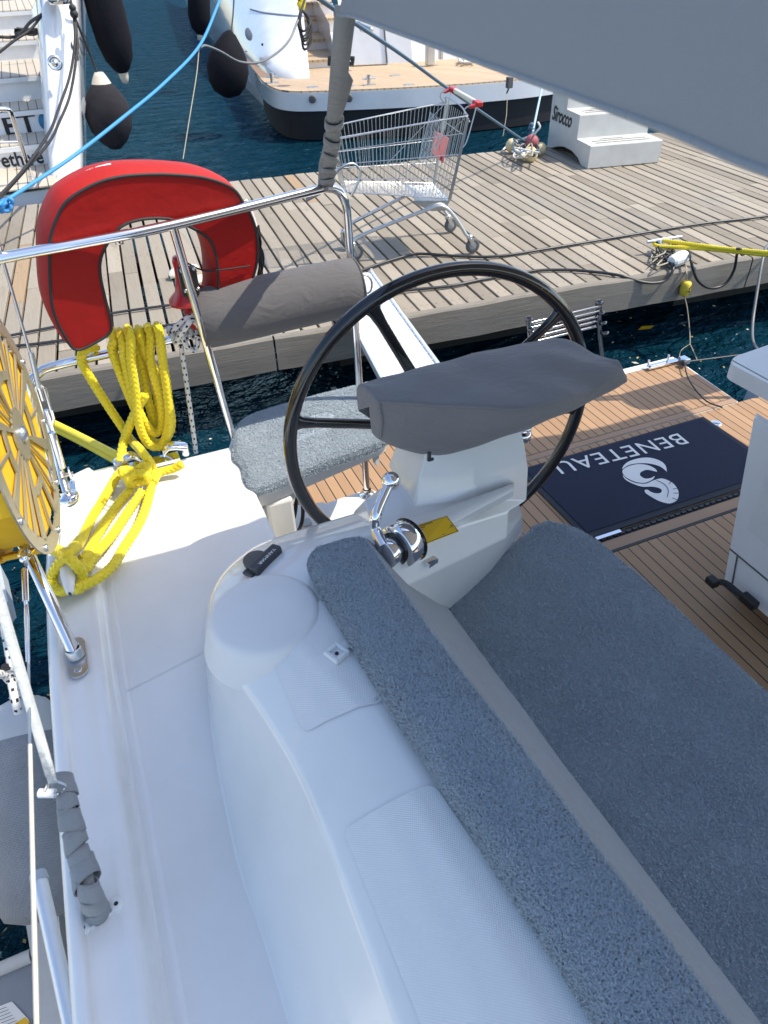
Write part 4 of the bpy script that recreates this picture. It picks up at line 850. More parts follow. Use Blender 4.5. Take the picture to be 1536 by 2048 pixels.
q = MB(); q.tube(resample(catmull([b0+A(-.008, 0, 0), b0+A(-.018, 0, -.02), b0+A(0, -.0, -.034), b0+A(.014, 0, -.02), b0+A(.006, 0, 0)]), .003), .003, 8); q.lathe([(.008, -.014), (.008, .014)], b0+A(-.016, 0, -.022), BB[0], 12, mi=1); q.build('buckle', ['steel', 'white'], WS)
path = [px(125, 1560, x=-.292), px(135, 1610, x=-.290), px(150, 1680, x=-.29), px(165, 1730, x=-.287), px(182, 1790, x=-.282), px(198, 1832, z=1.27)]
path = resample(catmull(path, 8), .01); rg = random.Random(2)
q = MB(); q.tube(path, .012, 12); q.build('wrapped_core', 'strap', WS)
for k in range(9):
    f0 = k/9; i0 = int(f0*(len(path)-3)); c = path[i0+1]; dv = unit(path[min(i0+3, len(path)-1)]-path[i0]); e = unit(np.cross(dv, A(0, 0, 1)+dv*.01)); f_ = np.cross(dv, e); rr_ = .0165+.003*rg.random()+(.004 if k == 5 else 0); tl = (.5 if k % 2 else -.35)+.3*(rg.random()-.5)
    rows = []
    for h in (-.019, -.006, .006, .019):
        rows.append([c+dv*(h+tl*rr_*math.cos(t_))+(e*math.cos(t_)+f_*math.sin(t_))*(rr_+.0015*math.sin(h*100)) for t_ in np.linspace(0, 2*math.pi, 25)])
    q = MB(); q.grid(rows); q.build('strap_turn', 'strap', WS, solid=.002)
c = px(200, 1832, z=1.29); ex = unit(A(.95, .3, 0)); q = MB()
q.box(c+A(0, 0, .004), (.040, .012, .05), [ex, A(-ex[1], ex[0], 0), A(0, 0, 1)]); q.build('strap_end', 'strap', WS)
q = MB()
for s in (-1, 1):
    cc_ = c+ex*.030*s-A(0, 0, .002); q.lathe([(.013, -.004), (.013, .002), (.010, .004), (.0, .004)], cc_, n=16); q.lathe([(.005, 0), (.004, .0048), (0, .0048)], cc_, n=10, mi=1)
q.box(c-A(0, 0, .004), (.06, .016, .006), [ex, A(-ex[1], ex[0], 0), A(0, 0, 1)]); q.build('deck_eye', ['white', 'ink'], yacht, bevel=.001)

# ================================================================== BIMINI AWNING
EA, EB = A(.486, 1.32, 2.495), px(1640, 367, y=.27)
E_ = [A(2.05, 1.56, 2.62), A(1.5, 1.42, 2.60), A(1.0, 1.315, 2.555), A(.65, 1.32, 2.515), EA, lerp(EA, EB, .06), lerp(EA, EB, .3), lerp(EA, EB, .6), lerp(EA, EB, .85), EB, A(.45, .22, 2.497), A(.56, .10, 2.50), A(.68, -.12, 2.51), A(.95, -.7, 2.55), A(1.5, -1.3, 2.6), A(2.05, -1.4, 2.62)]
Ed = np.array(catmull(E_, 8)); cen = A(2.05, .2, 2.9)
rows = []
for s, z in ((0, 0), (.006, .03), (.022, .09), (.045, .16), (.075, .215), (.13, .26), (.22, .30), (.4, .345), (.7, .38), (1, .39)):
    rows.append([A(lerp(p[0], cen[0], s), lerp(p[1], cen[1], s), lerp(p[2], 2.5, s)+z) for p in Ed])
ed_l = np.r_[0, np.cumsum(np.linalg.norm(np.diff(Ed, axis=0), axis=1))]; uvs = []; hh = 0
for i, r in enumerate(rows):
    if i: hh += np.linalg.norm(rows[i][60]-rows[i-1][60])
    uvs += [(ed_l[j], hh) for j in range(len(r))]
bim = thing('bimini_awning', 'grey mesh awning stretched over the cockpit, its edge close overhead', 'awning', (1.2, .2, 2.5))
q = MB(); q.grid(rows, uv=uvs); 
mirror = [[A(4.10-p[0], p[1]+.5*max(0, min(1, (p[1]-.5)/.8))*max(0, min(1, (2.05-p[0])/.45)), p[2]) for p in r] for r in rows]; q.grid(mirror, uv=uvs); q.build('canopy', 'bimini', bim)
q = MB(); q.tube([p+A(0, 0, -.001) for p in Ed], .0025, 8); q.build('edge_hem', 'strap', bim)
# strap from awning corner to pushpit
a_, b_ = px(692, 12, y=1.33), px(655, 372, z=2.005)
ribbon([lerp(a_, b_, s)+A(0, 0, -.0) for s in np.linspace(0, 1, 8)], .036, BB[0]).build('tie_strap', 'strap', bim, solid=.002)
q = ribbon([px(u, v, y=y) for u, v, y in ((677, 140, 1.66), (690, 160, 1.70), (682, 190, 1.78), (670, 230, 1.86), (664, 280, 1.96), (650, 330, 2.08), (648, 372, 2.155))], .036, BB[0]); q.build('strap_tail', 'strap', bim, solid=.002)
for s in (.50, .62, .74, .86, .95):
    c = lerp(a_, b_, s); dv = unit(b_-a_); e = unit(BB[0]-dv*(BB[0]@dv)); f_ = np.cross(dv, e); rows2 = []
    for h in (-.022, .022): rows2.append([c+dv*(h+.02*math.cos(t_+s*9))+e*.021*math.cos(t_)+f_*.008*math.sin(t_) for t_ in np.linspace(0, 2*math.pi, 21)])
    q = MB(); q.grid(rows2); q.build('strap_turn', 'strap', bim, solid=.002)
q = MB(); c = px(682, 122, y=1.62); ex = unit(BB[0]); ez_ = unit(b_-a_); q.box(c-ez_*.012, (.052, .006, .007), [ex, np.cross(ez_, ex), ez_]); q.box(c+ez_*.012, (.052, .006, .007), [ex, np.cross(ez_, ex), ez_]); q.box(c+ex*.024, (.007, .006, .03), [ex, np.cross(ez_, ex), ez_]); q.box(c-ex*.024, (.007, .006, .03), [ex, np.cross(ez_, ex), ez_]); q.build('buckle', 'blackmat', bim, bevel=.001)
ribbon([px(655, 372, z=2.01), px(640, 382, z=1.985), px(612, 398, z=1.94)], .022, BB[1]).build('strap_tail', 'strap', bim, solid=.002)

# ================================================================== MAT
mc = [px(1035, 945, z=.758), px(1205, 1085, z=.758), px(1475, 990, z=.758), px(1399, 828, z=.758)]
X0, X1, YA, YB = 1.475, 2.495, 1.600, 2.10
matt = thing('door_mat', 'navy blue rectangular mat with white lettering and seahorse emblem on the teak', 'mat', ((X0+X1)/2, (YA+YB)/2, .751))
q = MB(); q.prism(rpoly([A(X0, YA, .752), A(X1, YA, .752), A(X1, YB, .752), A(X0, YB, .752)], .01), (0, 0, .006)); q.build('rubber_edge', 'mat_edge', matt)
q = MB(); q.prism([A(X0+.025, YA+.028, .757), A(X1-.025, YA+.028, .757), A(X1-.025, YB-.012, .757), A(X0+.025, YB-.012, .757)], (0, 0, .004)); q.build('pile', 'navy', matt)
tl, tr = px(1117, 935, z=.762), px(1362, 876, z=.762); tc = (tl+tr)/2
tm = text('BENETEAU', .105, A(0, 0, 0), (1, 0, 0), (0, 1, 0), 'print_white', matt, .0004, space=1.12)
vs = np.array([v.co[:] for v in tm.data.vertices]); wd_ = np.ptp(vs[:, 0]); hd_ = np.ptp(vs[:, 1]); want = np.linalg.norm(tr-tl)+.02
dirx = unit((tl-tr)*A(1, 1, 0)); diry = A(-dirx[1], dirx[0], 0)
tm.data.transform(Matrix(((dirx[0]*want/wd_, diry[0]*.085/hd_, 0, tc[0]), (dirx[1]*want/wd_, diry[1]*.085/hd_, 0, tc[1]), (0, 0, 1, .7622), (0, 0, 0, 1)))); tm.name = 'lettering'
# seahorse emblem, traced as flat print
def emb(L): return [px(936+x/2.56, 750+y/2.56, z=.7615) for x, y in L]
def flat(q, L, z=.0005): 
    P = emb(L); n = np.cross(P[1]-P[0], P[2]-P[1]); q.add([p+A(0, 0, z) for p in P], [tuple(range(len(P)))], None, 0, False)
q = MB()
def curve(L, n=6): return [tuple(p[:2]) for p in catmull([A(x, y, 0) for x, y in L], n, True)]
flat(q, curve([(790, 482), (800, 460), (830, 440), (880, 426), (930, 424), (980, 438), (1010, 462), (1018, 495), (1012, 490), (985, 470), (950, 458), (905, 452), (850, 455), (815, 465)]))
flat(q, curve([(792, 488), (820, 468), (870, 457), (920, 462), (955, 478), (968, 495), (950, 492), (915, 486), (885, 498), (882, 515), (905, 530), (935, 528), (955, 518), (945, 535), (905, 552), (860, 548), (815, 528), (795, 508)]))
flat(q, curve([(792, 512), (815, 534), (860, 553), (910, 556), (950, 540), (990, 530), (1025, 540), (1055, 560), (1075, 590), (1078, 620), (1065, 645), (1030, 658), (985, 648), (945, 628), (910, 605), (905, 590), (920, 588), (935, 598), (960, 606), (985, 604), (992, 590), (975, 578), (940, 572), (890, 572), (840, 555), (805, 535)]))
q.build('seahorse_emblem', 'print_white', matt)
q = MB(); ar = [emb(L_) for L_ in ([(965, 540), (1005, 560), (1025, 590), (1020, 625)], )]
for P in ar: q.tube([p+A(0, 0, .0012) for p in resample(catmull(P, 6), .006)], .0012, 5)
for L_ in ([(1050, 585), (1078, 580)], [(1052, 605), (1078, 606)], [(1046, 630), (1070, 640)], [(1028, 560), (1040, 545)]): q.tube([p+A(0, 0, .0012) for p in emb(L_)], .0012, 5)
q.build('emblem_lines', 'navy', matt)
q = MB(); c = px(1432, 847, z=.752); ex = unit(A(.75, -.66, 0)); q.lathe([(.026, 0), (.024, .004), (.02, .005), (.0, .002)], c, n=24); q.box(c+A(0, 0, .005), (.03, .01, .004), [ex, A(-ex[1], ex[0], 0), A(0, 0, 1)]); o = q.build('deck_ring', 'chrome', yacht)

# ================================================================== COCKPIT TABLE
tb = thing('cockpit_table', 'white folding cockpit table with drop leaf and black latch handle', 'table', (2.0, 1.1, ZS))
Pt, Pb = px(1508, 836, z=1.36), px(1449, 1158, z=.83)
q = MB(); q.prism([Pt, Pb, Pb+A(0, -1.1, 0), Pt+A(0, -1.1, 0)], (.03, .02, 0)); q.build('drop_leaf', 'white', tb, bevel=.008)
q = MB(); q.prism([Pb+A(.035, .03, .0), Pb+A(.035, -1.1, 0), Pb+A(.5, -1.1, 0), Pb+A(.5, .12, 0)], (0, 0, .52)); q.build('cabinet', 'white', tb, bevel=.015)
lp = [A(1.885, 1.545, 1.385), A(1.93, 1.575, 1.385), A(2.4, 1.62, 1.385), A(2.4, .1, 1.385), A(1.95, .1, 1.385), A(1.90, 1.30, 1.385)]
q = MB(); q.prism(rpoly(lp, .03), (0, 0, .055)); q.build('table_top', 'white', tb, bevel=.012, bseg=3)
q = MB(); g0, g1 = lerp(Pt, Pb, .80), lerp(Pt, Pb, .80)+A(0, -1.1, 0); q.tube([g0-A(.001, 0, 0), g1-A(.001, 0, 0)], .003, 6); h0 = lerp(Pt, Pb, .80)+A(0, -.035, 0); q.tube([h0-A(.001, 0, 0), Pb+A(-.001, -.035, 0)], .003, 6); q.build('leaf_joint', 'rubber', tb)
q = MB(); q.box((1.95, .62, .79), (.30, 1.05, .08)); q.build('plinth', 'white', tb, bevel=.01)
q = MB(); pz = [px(1425, 1163, z=.86), px(1450, 1166, z=.86), px(1475, 1185, z=.86), px(1498, 1202, z=.86)]; q.tube(resample(catmull(pz, 6), .01), .012, 8); q.box(pz[0], (.03, .04, .028)); q.box(pz[-1], (.03, .06, .03)); q.build('latch_handle', 'blackmat', tb, bevel=.004)

# ================================================================== PASSERELLE
pa_, pb_ = px(660, 560, z=.66), px(805, 735, z=.80); 
n0, n1, f0, f1 = px(762, 752, z=.80), px(874, 726, z=.80), px(655, 556, z=.64), px(745, 543, z=.64)
ga = thing('gangplank', 'white ribbed gangplank bridging the stern and the wooden dock', 'gangplank', (n0+n1)/2)
ctr = (n0+n1)/2; dirg = unit((f0+f1)/2-ctr); ext_n = ctr-dirg*.25; ext_f = (f0+f1)/2+dirg*.02; Lg = np.linalg.norm(ext_f-ext_n); sg = unit(np.cross(dirg, A(0, 0, 1))); ug = np.cross(sg, dirg); wg = (np.linalg.norm(n1-n0)+np.linalg.norm(f1-f0))/4-.012
q = MB(); q.box((ext_n+ext_f)/2-ug*.012, (2*wg, Lg, .02), [sg, dirg, ug]); k = 0.04
while k < Lg:
    q.box(ext_n+dirg*k+ug*.0015, (2*wg-.004, .010, .007), [sg, dirg, ug], mi=1); k += .098
q.build('tread_panel', ['white', 'alu'], ga, bevel=.002)
for s in (-1, 1):
    q = MB(); q.box((ext_n+ext_f)/2+sg*s*(wg+.008)-ug*.012, (.020, Lg+.02, .045), [sg, dirg, ug]); q.tube([ext_f+sg*s*(wg+.008)+ug*.012, ext_f+sg*s*(wg+.008)-dirg*.03+ug*.014], .012, 10); q.build('side_rail', 'alu', ga, bevel=.005)
# ================================================================== SHOPPING TROLLEY ON THE DOCK
TX = unit(A(.88, -.163, 0)); TY = A(-TX[1], TX[0], 0); TO = A(2.80, 5.167, .606)
def tl_(s, l, h): return TO+TX*s+TY*l+A(0, 0, h)
tro = thing('shopping_trolley', 'empty steel wire shopping trolley with red handle ends parked on the dock', 'trolley', TO)
FB, FT, RB, RT = (-.93, .15, .505), (-.985, .20, .865), (-.17, .22, .415), (-.06, .265, .965)
def corner(c, s): return tl_(c[0], c[1]*s, c[2])
def bl(s, a, b): return lerp(a, b, s)
def wires(q, A0, A1, B0, B1, n, r, mi=0):
    for k in range(n+1): q.tube([lerp(A0, A1, k/n), lerp(B0, B1, k/n)], r, 5, mi=mi)
q = MB()
for s in (-1, 1):
    fb, ft, rb, rt_ = [corner(c, s) for c in (FB, FT, RB, RT)]
    wires(q, fb, rb, ft, rt_, 30, .0019)
    for h in (0, .26, .55, .80): q.tube([lerp(fb, ft, h), lerp(rb, rt_, h)], .0028 if h else .0035, 6)
    q.tube(resample(catmull([lerp(fb, ft, 1), lerp(ft, rt_, .03)+A(0, 0, .004), lerp(ft, rt_, .5)+A(0, 0, .006), rt_], 6), .04), .0055, 8)
q.build('side_wires', 'steel_dull', tro)
q = MB(); fbL, fbR, ftL, ftR = corner(FB, 1), corner(FB, -1), corner(FT, 1), corner(FT, -1); wires(q, fbL, fbR, ftL, ftR, 9, .0019)
for h in (0, .3, .6, .95): q.tube([lerp(fbL, ftL, h), lerp(fbR, ftR, h)], .0028, 6)
q.tube([ftL, ftR], .0055, 8); q.build('front_wires', 'steel_dull', tro)
rbL, rbR, rtL, rtR = corner(RB, 1), corner(RB, -1), corner(RT, 1), corner(RT, -1)
q = MB(); wires(q, rbL, rbR, rtL, rtR, 11, .0019); 
for h in (0, .4, .78): q.tube([lerp(rbL, rtL, h), lerp(rbR, rtR, h)], .0028, 6)
q.tube(resample(catmull([rtL, lerp(rtL, rtR, .15)+A(0, 0, .05)+TX*-.03, lerp(rtL, rtR, .5)+A(0, 0, .052)-TX*.03, lerp(rtL, rtR, .85)+A(0, 0, .05)-TX*.03, rtR], 6), .03), .005, 8)
wires(q, tl_(-.20, .20, .92), tl_(-.20, -.20, .92), tl_(-.30, .17, .60), tl_(-.30, -.17, .60), 12, .0018)
for s in (-1, 1): q.tube([tl_(-.20, .2*s, .92), tl_(-.30, .17*s, .60)], .003, 6); q.tube([tl_(-.08, .26*s, .95), tl_(-.55, .2*s, .58)], .0025, 6)
q.build('rear_gate', 'steel_dull', tro)
q = MB(); wires(q, fbL, rbL, fbR, rbR, 34, .0017); wires(q, fbL, fbR, rbL, rbR, 14, .0017); 
for e in ((fbL, rbL), (fbR, rbR), (fbL, fbR), (rbL, rbR)): q.tube(list(e), .004, 6)
q.build('basket_floor', 'steel_dull', tro)
q = MB(); q.prism([tl_(-.42, .21, .418), tl_(-.155, .22, .395), tl_(-.155, -.22, .395), tl_(-.42, -.21, .418)], (0, 0, -.004)); 
for s in (-1, 1): q.prism([tl_(-.45, .215*s, .42), tl_(-.16, .222*s, .40), tl_(-.19, .222*s, .33), tl_(-.30, .218*s, .335), tl_(-.42, .215*s, .395)], TY*.003*s); q.prism([tl_(-.17, .215*s, .40), tl_(-.15, .215*s, .40), tl_(-.05, .262*s, .95), tl_(-.07, .262*s, .95)], TY*.012*s)
q.build('chassis_plate', 'steel_dull', tro, bevel=.001)
for s in (-1, 1):
    q = MB(); fr = .155; pts = [tl_(-.90, fr*s, .135), tl_(-.88, fr*s, .165), tl_(-.82, (fr+.01)*s, .195), tl_(-.60, .19*s, .268), tl_(-.36, .228*s, .345), tl_(-.26, .24*s, .372), tl_(-.19, .25*s, .355), tl_(-.12, .258*s, .28), tl_(-.04, .262*s, .16), tl_(-.02, .262*s, .135)]
    q.tube(resample(catmull(pts, 8), .015), .0135, 12); q.build('frame_tube', 'steel_dull', tro)
def caster(s_, l_, yaw):
    fx = TX*math.cos(yaw)+TY*math.sin(yaw); fy = np.cross(A(0, 0, 1), fx); top = tl_(s_, l_, .125); wc = tl_(s_, l_, .058)+fx*.028
    q = MB(); q.lathe([(0, .022), (.016, .020), (.023, .008), (.023, -.004), (.016, -.014), (0, -.015)], top, n=18)
    for sd_ in (-1, 1): q.prism([top+fy*.021*sd_-A(0, 0, .008)-fx*.018, top+fy*.021*sd_-A(0, 0, .008)+fx*.022, wc+fy*.021*sd_+fx*.010, wc+fy*.021*sd_-A(0, 0, .010), wc+fy*.021*sd_-fx*.012], fy*.003*sd_)
    q.lathe([(.007, -.026), (.007, .026)], wc, fy, 10); c = q.build('caster', 'steel_dull', tro)
    q = MB(); q.lathe([(.034, -.011), (.050, -.013), (.057, -.008), (.058, 0), (.057, .008), (.050, .013), (.034, .011)], wc, fy, 28); q.build('wheel_tyre', 'rubber', c)
    q = MB(); q.lathe([(0, -.012), (.014, -.014), (.018, -.007), (.035, -.008), (.035, .008), (.018, .007), (.014, .014), (0, .012)], wc, fy, 22); q.build('wheel_hub', 'lightgrey', c)
for s_, l_, yw in ((-.90, -.155, .4), (-.92, .155, -1.2), (-.02, .262, .25), (.0, -.262, .15)): caster(s_, l_, yw)
q = MB(); hl, hr = tl_(-.02, .27, 1.05), tl_(.02, -.27, 1.03); q.tube([lerp(hl, hr, .12), lerp(hl, hr, .86)], .0165, 16); q.build('handle_grip', 'ivory', tro)
for a_, sgn, far in ((hl, 1, rtL), (hr, -1, rtR)):
    q = MB(); q.box(lerp(hl, hr, .06 if sgn > 0 else .93), (.050, .085, .034), [TX, unit(hr-hl), A(0, 0, 1)]); q.box(lerp(hl, hr, .02 if sgn > 0 else .97)-TX*.035-A(0, 0, .008), (.07, .034, .022), [unit(TX+A(0, 0, .25)), TY, unit(A(0, 0, 1)-TX*.25)]); q.build('handle_end', 'red', tro, bevel=.009, bseg=3)
    q = MB(); b_ = lerp(hl, hr, .04 if sgn > 0 else .95); q.tube(resample(catmull([b_-TX*.02, b_-TX*.10-A(0, 0, .03), far-A(0, 0, .04)+TX*.015], 6), .02), .0052, 8); q.tube(resample(catmull([b_-TX*.01-A(0, 0, .01), b_-TX*.03-A(0, 0, .09), far-A(0, 0, .16), far-A(0, 0, .20)-TX*.03], 6), .02), .0042, 8); q.build('handle_bracket', 'steel_dull', tro)
q = MB(); c = [px(868, 262, y=5.33), px(897, 277, y=5.33), px(886, 326, y=5.30), px(862, 305, y=5.30)]; q.prism([p for p in c], TX*.01+A(0, .012, 0)); q.build('seat_flap', 'pink', tro, bevel=.004)
q = MB(); q.box(px(885, 318, y=5.30), (.02, .02, .05)); q.build('coin_lock', 'red', tro, bevel=.003)

# ================================================================== BOARDING STEPS
sx0 = px(1175, 338, z=.606); sx1 = px(1317, 325, z=.606); SX = unit((sx1-sx0)*A(1, 1, 0)); SY = A(-SX[1], SX[0], 0); SW = np.linalg.norm(sx1-sx0)
def bs(x, y, z): return sx0+SX*x+SY*y+A(0, 0, z)
stp = thing('boarding_steps', 'white moulded three tread boarding steps lettered on the side, on the dock', 'steps', bs(SW/2, .5, 0))
h1, h2, h3, d1, d2, d3 = .215, .44, .67, .33, .33, .40
prof = [(0, 0), (0, h1), (d1, h1), (d1, h2), (d1+d2, h2), (d1+d2, h3), (d1+d2+d3, h3), (d1+d2+d3, 0), (d1+d2+d3-.10, 0), (.80, .050), (.62, .085), (.42, .085), (.26, .055), (.16, 0)]
q = MB(); q.prism([bs(0, y, z) for y, z in prof], SX*SW); q.build('step_body', 'white_dirty', stp, bevel=.008, bseg=2)
q = MB()
for y, z in ((.10, h1), (.18, h1), (.25, h1), (d1+.10, h2), (d1+.18, h2), (d1+.25, h2)):
    a_ = .10 if y not in (.25, d1+.25) else .22; b_ = SW-.10 if a_ == .10 else SW*.6
    q.box(bs((a_+b_)/2, y, z+.001), (b_-a_, .012, .003), [SX, SY, A(0, 0, 1)])
q.build('tread_slots', 'ink', stp)
so_ = pxp(1123, 234, bs(-.003, .7, .3), SX)
text('Sirocco', .20, so_, -SY, unit(A(0, 0, 1)+SY*.02), 'ink', stp, .0008, shear=.35, sx=.82, bold=.004)
q = MB(); q.lathe([(0, 0), (.06, 0), (.065, .01), (0, .012)], bs(.38, d1+d2, .56), -SY, 24); q.build('step_emblem', 'ink', stp)

# ================================================================== CABLES, CLEAT, FLOATS ON THE DOCK
ZK = .618
def dz(L, z=ZK): return [px(u, v, z=z) for u, v in L]
c1 = thing('power_cable', 'black cable lying across the boards past the trolley wheels', 'cable', px(1000, 512, z=ZK))
rope(dz([(1700, 405), (1536, 432), (1400, 448), (1250, 472), (1110, 495), (1000, 512), (930, 513), (870, 509), (830, 508), (790, 518), (745, 533), (715, 545), (690, 560)]), .0105, 'hose', 'cable_run', c1, None, 10, .03)
c2 = thing('power_cable', 'black cable curving over the dock edge behind the steering wheel', 'cable', px(1000, 560, z=ZK))
rope(dz([(560, 606), (640, 598), (730, 590), (820, 580), (900, 572), (960, 560), (1020, 550), (1075, 541), (1140, 540), (1200, 545), (1240, 551)])+[px(1262, 557, y=3.955), px(1280, 563, y=3.93), px(1304, 566, y=3.90), px(1328, 562, y=3.89), px(1342, 548, y=3.89), px(1346, 535, z=.635), px(1335, 520, z=.65)], .0105, 'hose', 'cable_run', c2, None, 10, .02)
c3 = thing('power_cable', 'thin dark cable on the boards seen below the lifebuoy legs', 'cable', px(260, 620, z=ZK))
rope(dz([(-80, 690), (0, 675), (60, 663), (115, 652), (160, 640), (215, 628), (280, 618), (355, 608), (400, 600)]), .009, 'hose', 'cable_run', c3, None, 8, .03)
c4 = thing('power_cable', 'grey-black cable along the dock edge beneath the lifebuoy', 'cable', px(100, 690, z=ZK))
rope(dz([(-80, 705), (10, 694), (70, 688), (130, 680), (215, 669), (300, 655), (360, 648), (420, 640)]), .010, 'hose', 'cable_run', c4, None, 8, .03)
hz = thing('water_hose', 'dark hose looped from the dock cleat and down over the edge', 'hose', px(1400, 560, y=4.0))
rope([px(1400, 487, z=.70), px(1365, 486, z=.70), px(1345, 490, z=.69), px(1335, 503, z=.67)], .009, 'hose', 'hose_turn', hz, None, 10, .01)
rope([px(1374, 497, z=.66), px(1380, 512, y=3.93), px(1384, 530, y=3.87), px(1395, 560, y=3.85), px(1420, 576, y=3.84), px(1450, 568, y=3.83), px(1468, 540, y=3.82), px(1474, 508, y=3.80), px(1479, 498, y=3.80)], .0105, 'hose', 'hose_loop', hz, None, 10, .015)
rope([px(1318, 478, z=.69), px(1316, 492, z=.68), px(1330, 515, z=.655), px(1345, 532, z=.63)], .009, 'hose', 'hose_turn', hz, None, 10, .01)
hg = thing('hanging_hose', 'grey-black hose hanging down beside the yacht at the dock edge', 'hose', px(1510, 620, y=3.4))
rope([px(1575, 470, y=3.8), px(1536, 490, y=3.7), px(1525, 520, y=3.6), px(1513, 590, y=3.45), px(1505, 650, y=3.3), px(1508, 688, y=3.1), px(1530, 705, y=2.95), px(1600, 712, y=2.8)], .010, 'hose_grey', 'hose_run', hg, None, 10, .02)
fd = thing('mooring_fender', 'pale grey round fender just showing beyond the table edge', 'fender', px(1560, 740, y=2.75)-A(0, 0, .2))
q = MB(); q.lathe([(0, -.5), (.12, -.48), (.16, -.4), (.165, .0), (.155, .16), (.10, .24), (.04, .27), (0, .27)], px(1560, 760, y=2.75)-A(0, 0, .15), (.1, 0, 1), 30); q.build('fender_body', 'lightgrey', fd)
cl = thing('dock_cleat', 'grey metal horn cleat tangled with old rope at the dock edge', 'cleat', px(1335, 512, z=.61))
q = MB(); a_, b_ = px(1294, 484, z=.70), px(1363, 473, z=.72); q.tube([a_, lerp(a_, b_, .3), lerp(a_, b_, .7), b_], [.011, .015, .014, .009], 12); c = px(1330, 510, z=.612); q.box(c, (.14, .09, .016), [DX, DY, A(0, 0, 1)]); q.tube([c+DX*-.03, lerp(a_, b_, .36)], .016, 10); q.tube([c+DX*.04, lerp(a_, b_, .66)], .016, 10); q.build('cleat_body', 'steel_dull', cl)
ol = thing('old_rope_tangle', 'tangle of frayed old rope and twine around the dock cleat', 'rope', px(1330, 515, z=.62)); q = MB(); rg = random.Random(11)
for k in range(9):
    P = [px(1300+rg.random()*50, 492+rg.random()*40, z=.622+.05*rg.random()) for _ in range(5)]; q.tube(resample(catmull(P, 7), .008), .004+.003*rg.random(), 7, mi=k % 2)
q.build('rope_tangle', ['old_rope', 'black_rope'], ol)
wf = thing('white_float', 'white ribbed float lying by the cleat on the dock edge', 'float', px(1362, 525, z=.61))
q = MB(); a_, b_ = px(1342, 524, z=.655), px(1381, 508, z=.665); q.lathe([(0, 0), (.035, .002), (.045, .02), (.050, .08), (.050, .12), (.046, .150), (.03, .158), (0, .16)], a_, b_-a_, 14, smooth=False); q.build('float_body', 'white', wf)
yl = thing('yellow_dock_line', 'tight double yellow line from the dock cleat off to the right', 'rope', px(1430, 493, z=.75))
for L_ in ([(1318, 480, .70), (1400, 491, .74), (1475, 500, .78), (1700, 520, .95)], [(1318, 493, .68), (1400, 497, .72), (1475, 504, .765), (1700, 526, .935)]): rope([px(u, v, z=z) for u, v, z in L_], .0135, 'yellow_rope', 'rope_strand', yl, braid(.02), 16, .005)
rope([px(1318, 480, z=.70), px(1308, 488, z=.68), px(1318, 493, z=.68)], .0135, 'yellow_rope', 'rope_strand', yl, None, 10, .008)
q = MB(); c = px(1477, 502, z=.775); q.tube(resample(catmull([c+A(-.03, 0, .02), c+A(-.005, -.02, .02), c+A(.015, -.02, -.02), c+A(.05, -.01, -.03)], 6), .01), .009, 8); q.build('hose_tie', 'hose', yl)
by = thing('yellow_buoy', 'worn yellow foam buoy hanging on a string down the dock face', 'buoy', px(1371, 592, y=4.0))
q = MB(); bc = px(1371, 577, y=3.865); q.lathe([(0, -.056), (.022, -.055), (.034, -.046), (.038, -.02), (.039, .02), (.036, .044), (.024, .055), (0, .057)], bc, (.02, 0, 1), 18); q.build('buoy_body', 'yellow_buoy', by)
q = MB(); q.tube(resample(catmull([px(1366, 522, z=.62), px(1372, 535, z=.60), px(1373, 548, y=3.885), bc+A(0, 0, .05)], 6), .01), .006, 8); q.tube(resample(catmull([bc-A(0, 0, .05), px(1374, 615, y=3.84), px(1379, 660, y=3.78), px(1380, 688, y=3.7)], 6), .02), .0042, 7); q.tube(resample(catmull([px(1380, 688, y=3.7), px(1388, 705, y=3.6), px(1395, 722, y=3.5)], 6), .02), .0036, 6); q.tube(resample(catmull([px(1380, 688, y=3.7), px(1363, 700, y=3.6), px(1358, 716, y=3.45)], 6), .02), .0022, 6); q.build('buoy_string', 'old_rope', by)
q = MB()
for k in range(14):
    a_ = -1.2+.5*random.random(); h = -.04+.08*random.random(); t0 = -2.2+1.4*random.random(); q.tube([bc+A(.0395*math.cos(t0), .0395*math.sin(t0), h), bc+A(.0395*math.cos(t0+.15), .0395*math.sin(t0+.15), h+.012*random.choice((-1, 1)))], .0016, 5)
q.build('buoy_scrawl', 'ink', by)
# clogs
for k, (u, v, ang) in enumerate(((368, 548, .45), (412, 566, .2))):
    c = px(u, v, z=.612); cg = thing('white_clog', ('nearer pale rubber clog lying on the boards half behind the marker light' if k == 0 else 'second pale rubber clog lying under the lifebuoy leg'), 'shoe', c)
    ex = A(math.cos(math.pi+ang), math.sin(math.pi+ang), 0); ey = A(-ex[1], ex[0], 0); rows = []
    for s, wv, h in ((-.13, .004, .02), (-.125, .026, .035), (-.09, .036, .05), (-.02, .036, .05), (.03, .043, .07), (.08, .046, .065), (.115, .036, .045), (.13, .01, .03)): rows.append([c+ex*s+ey*wv*math.cos(t_)+A(0, 0, max(0, h*.5+h*.5*math.sin(t_))) for t_ in np.linspace(0, 2*math.pi, 17)])
    q = MB(); q.grid(rows); q.build('shoe_body', 'ivory', cg)
    q = MB(); 
    for j in range(6): q.lathe([(.004, 0), (.003, .003), (0, .003)], c+ex*(.04+.018*(j % 3))+ey*(-.012+.024*(j//3))+A(0, 0, .066-.002*(j % 3)), n=8)
    q.build('vent_holes', 'rubber', cg)
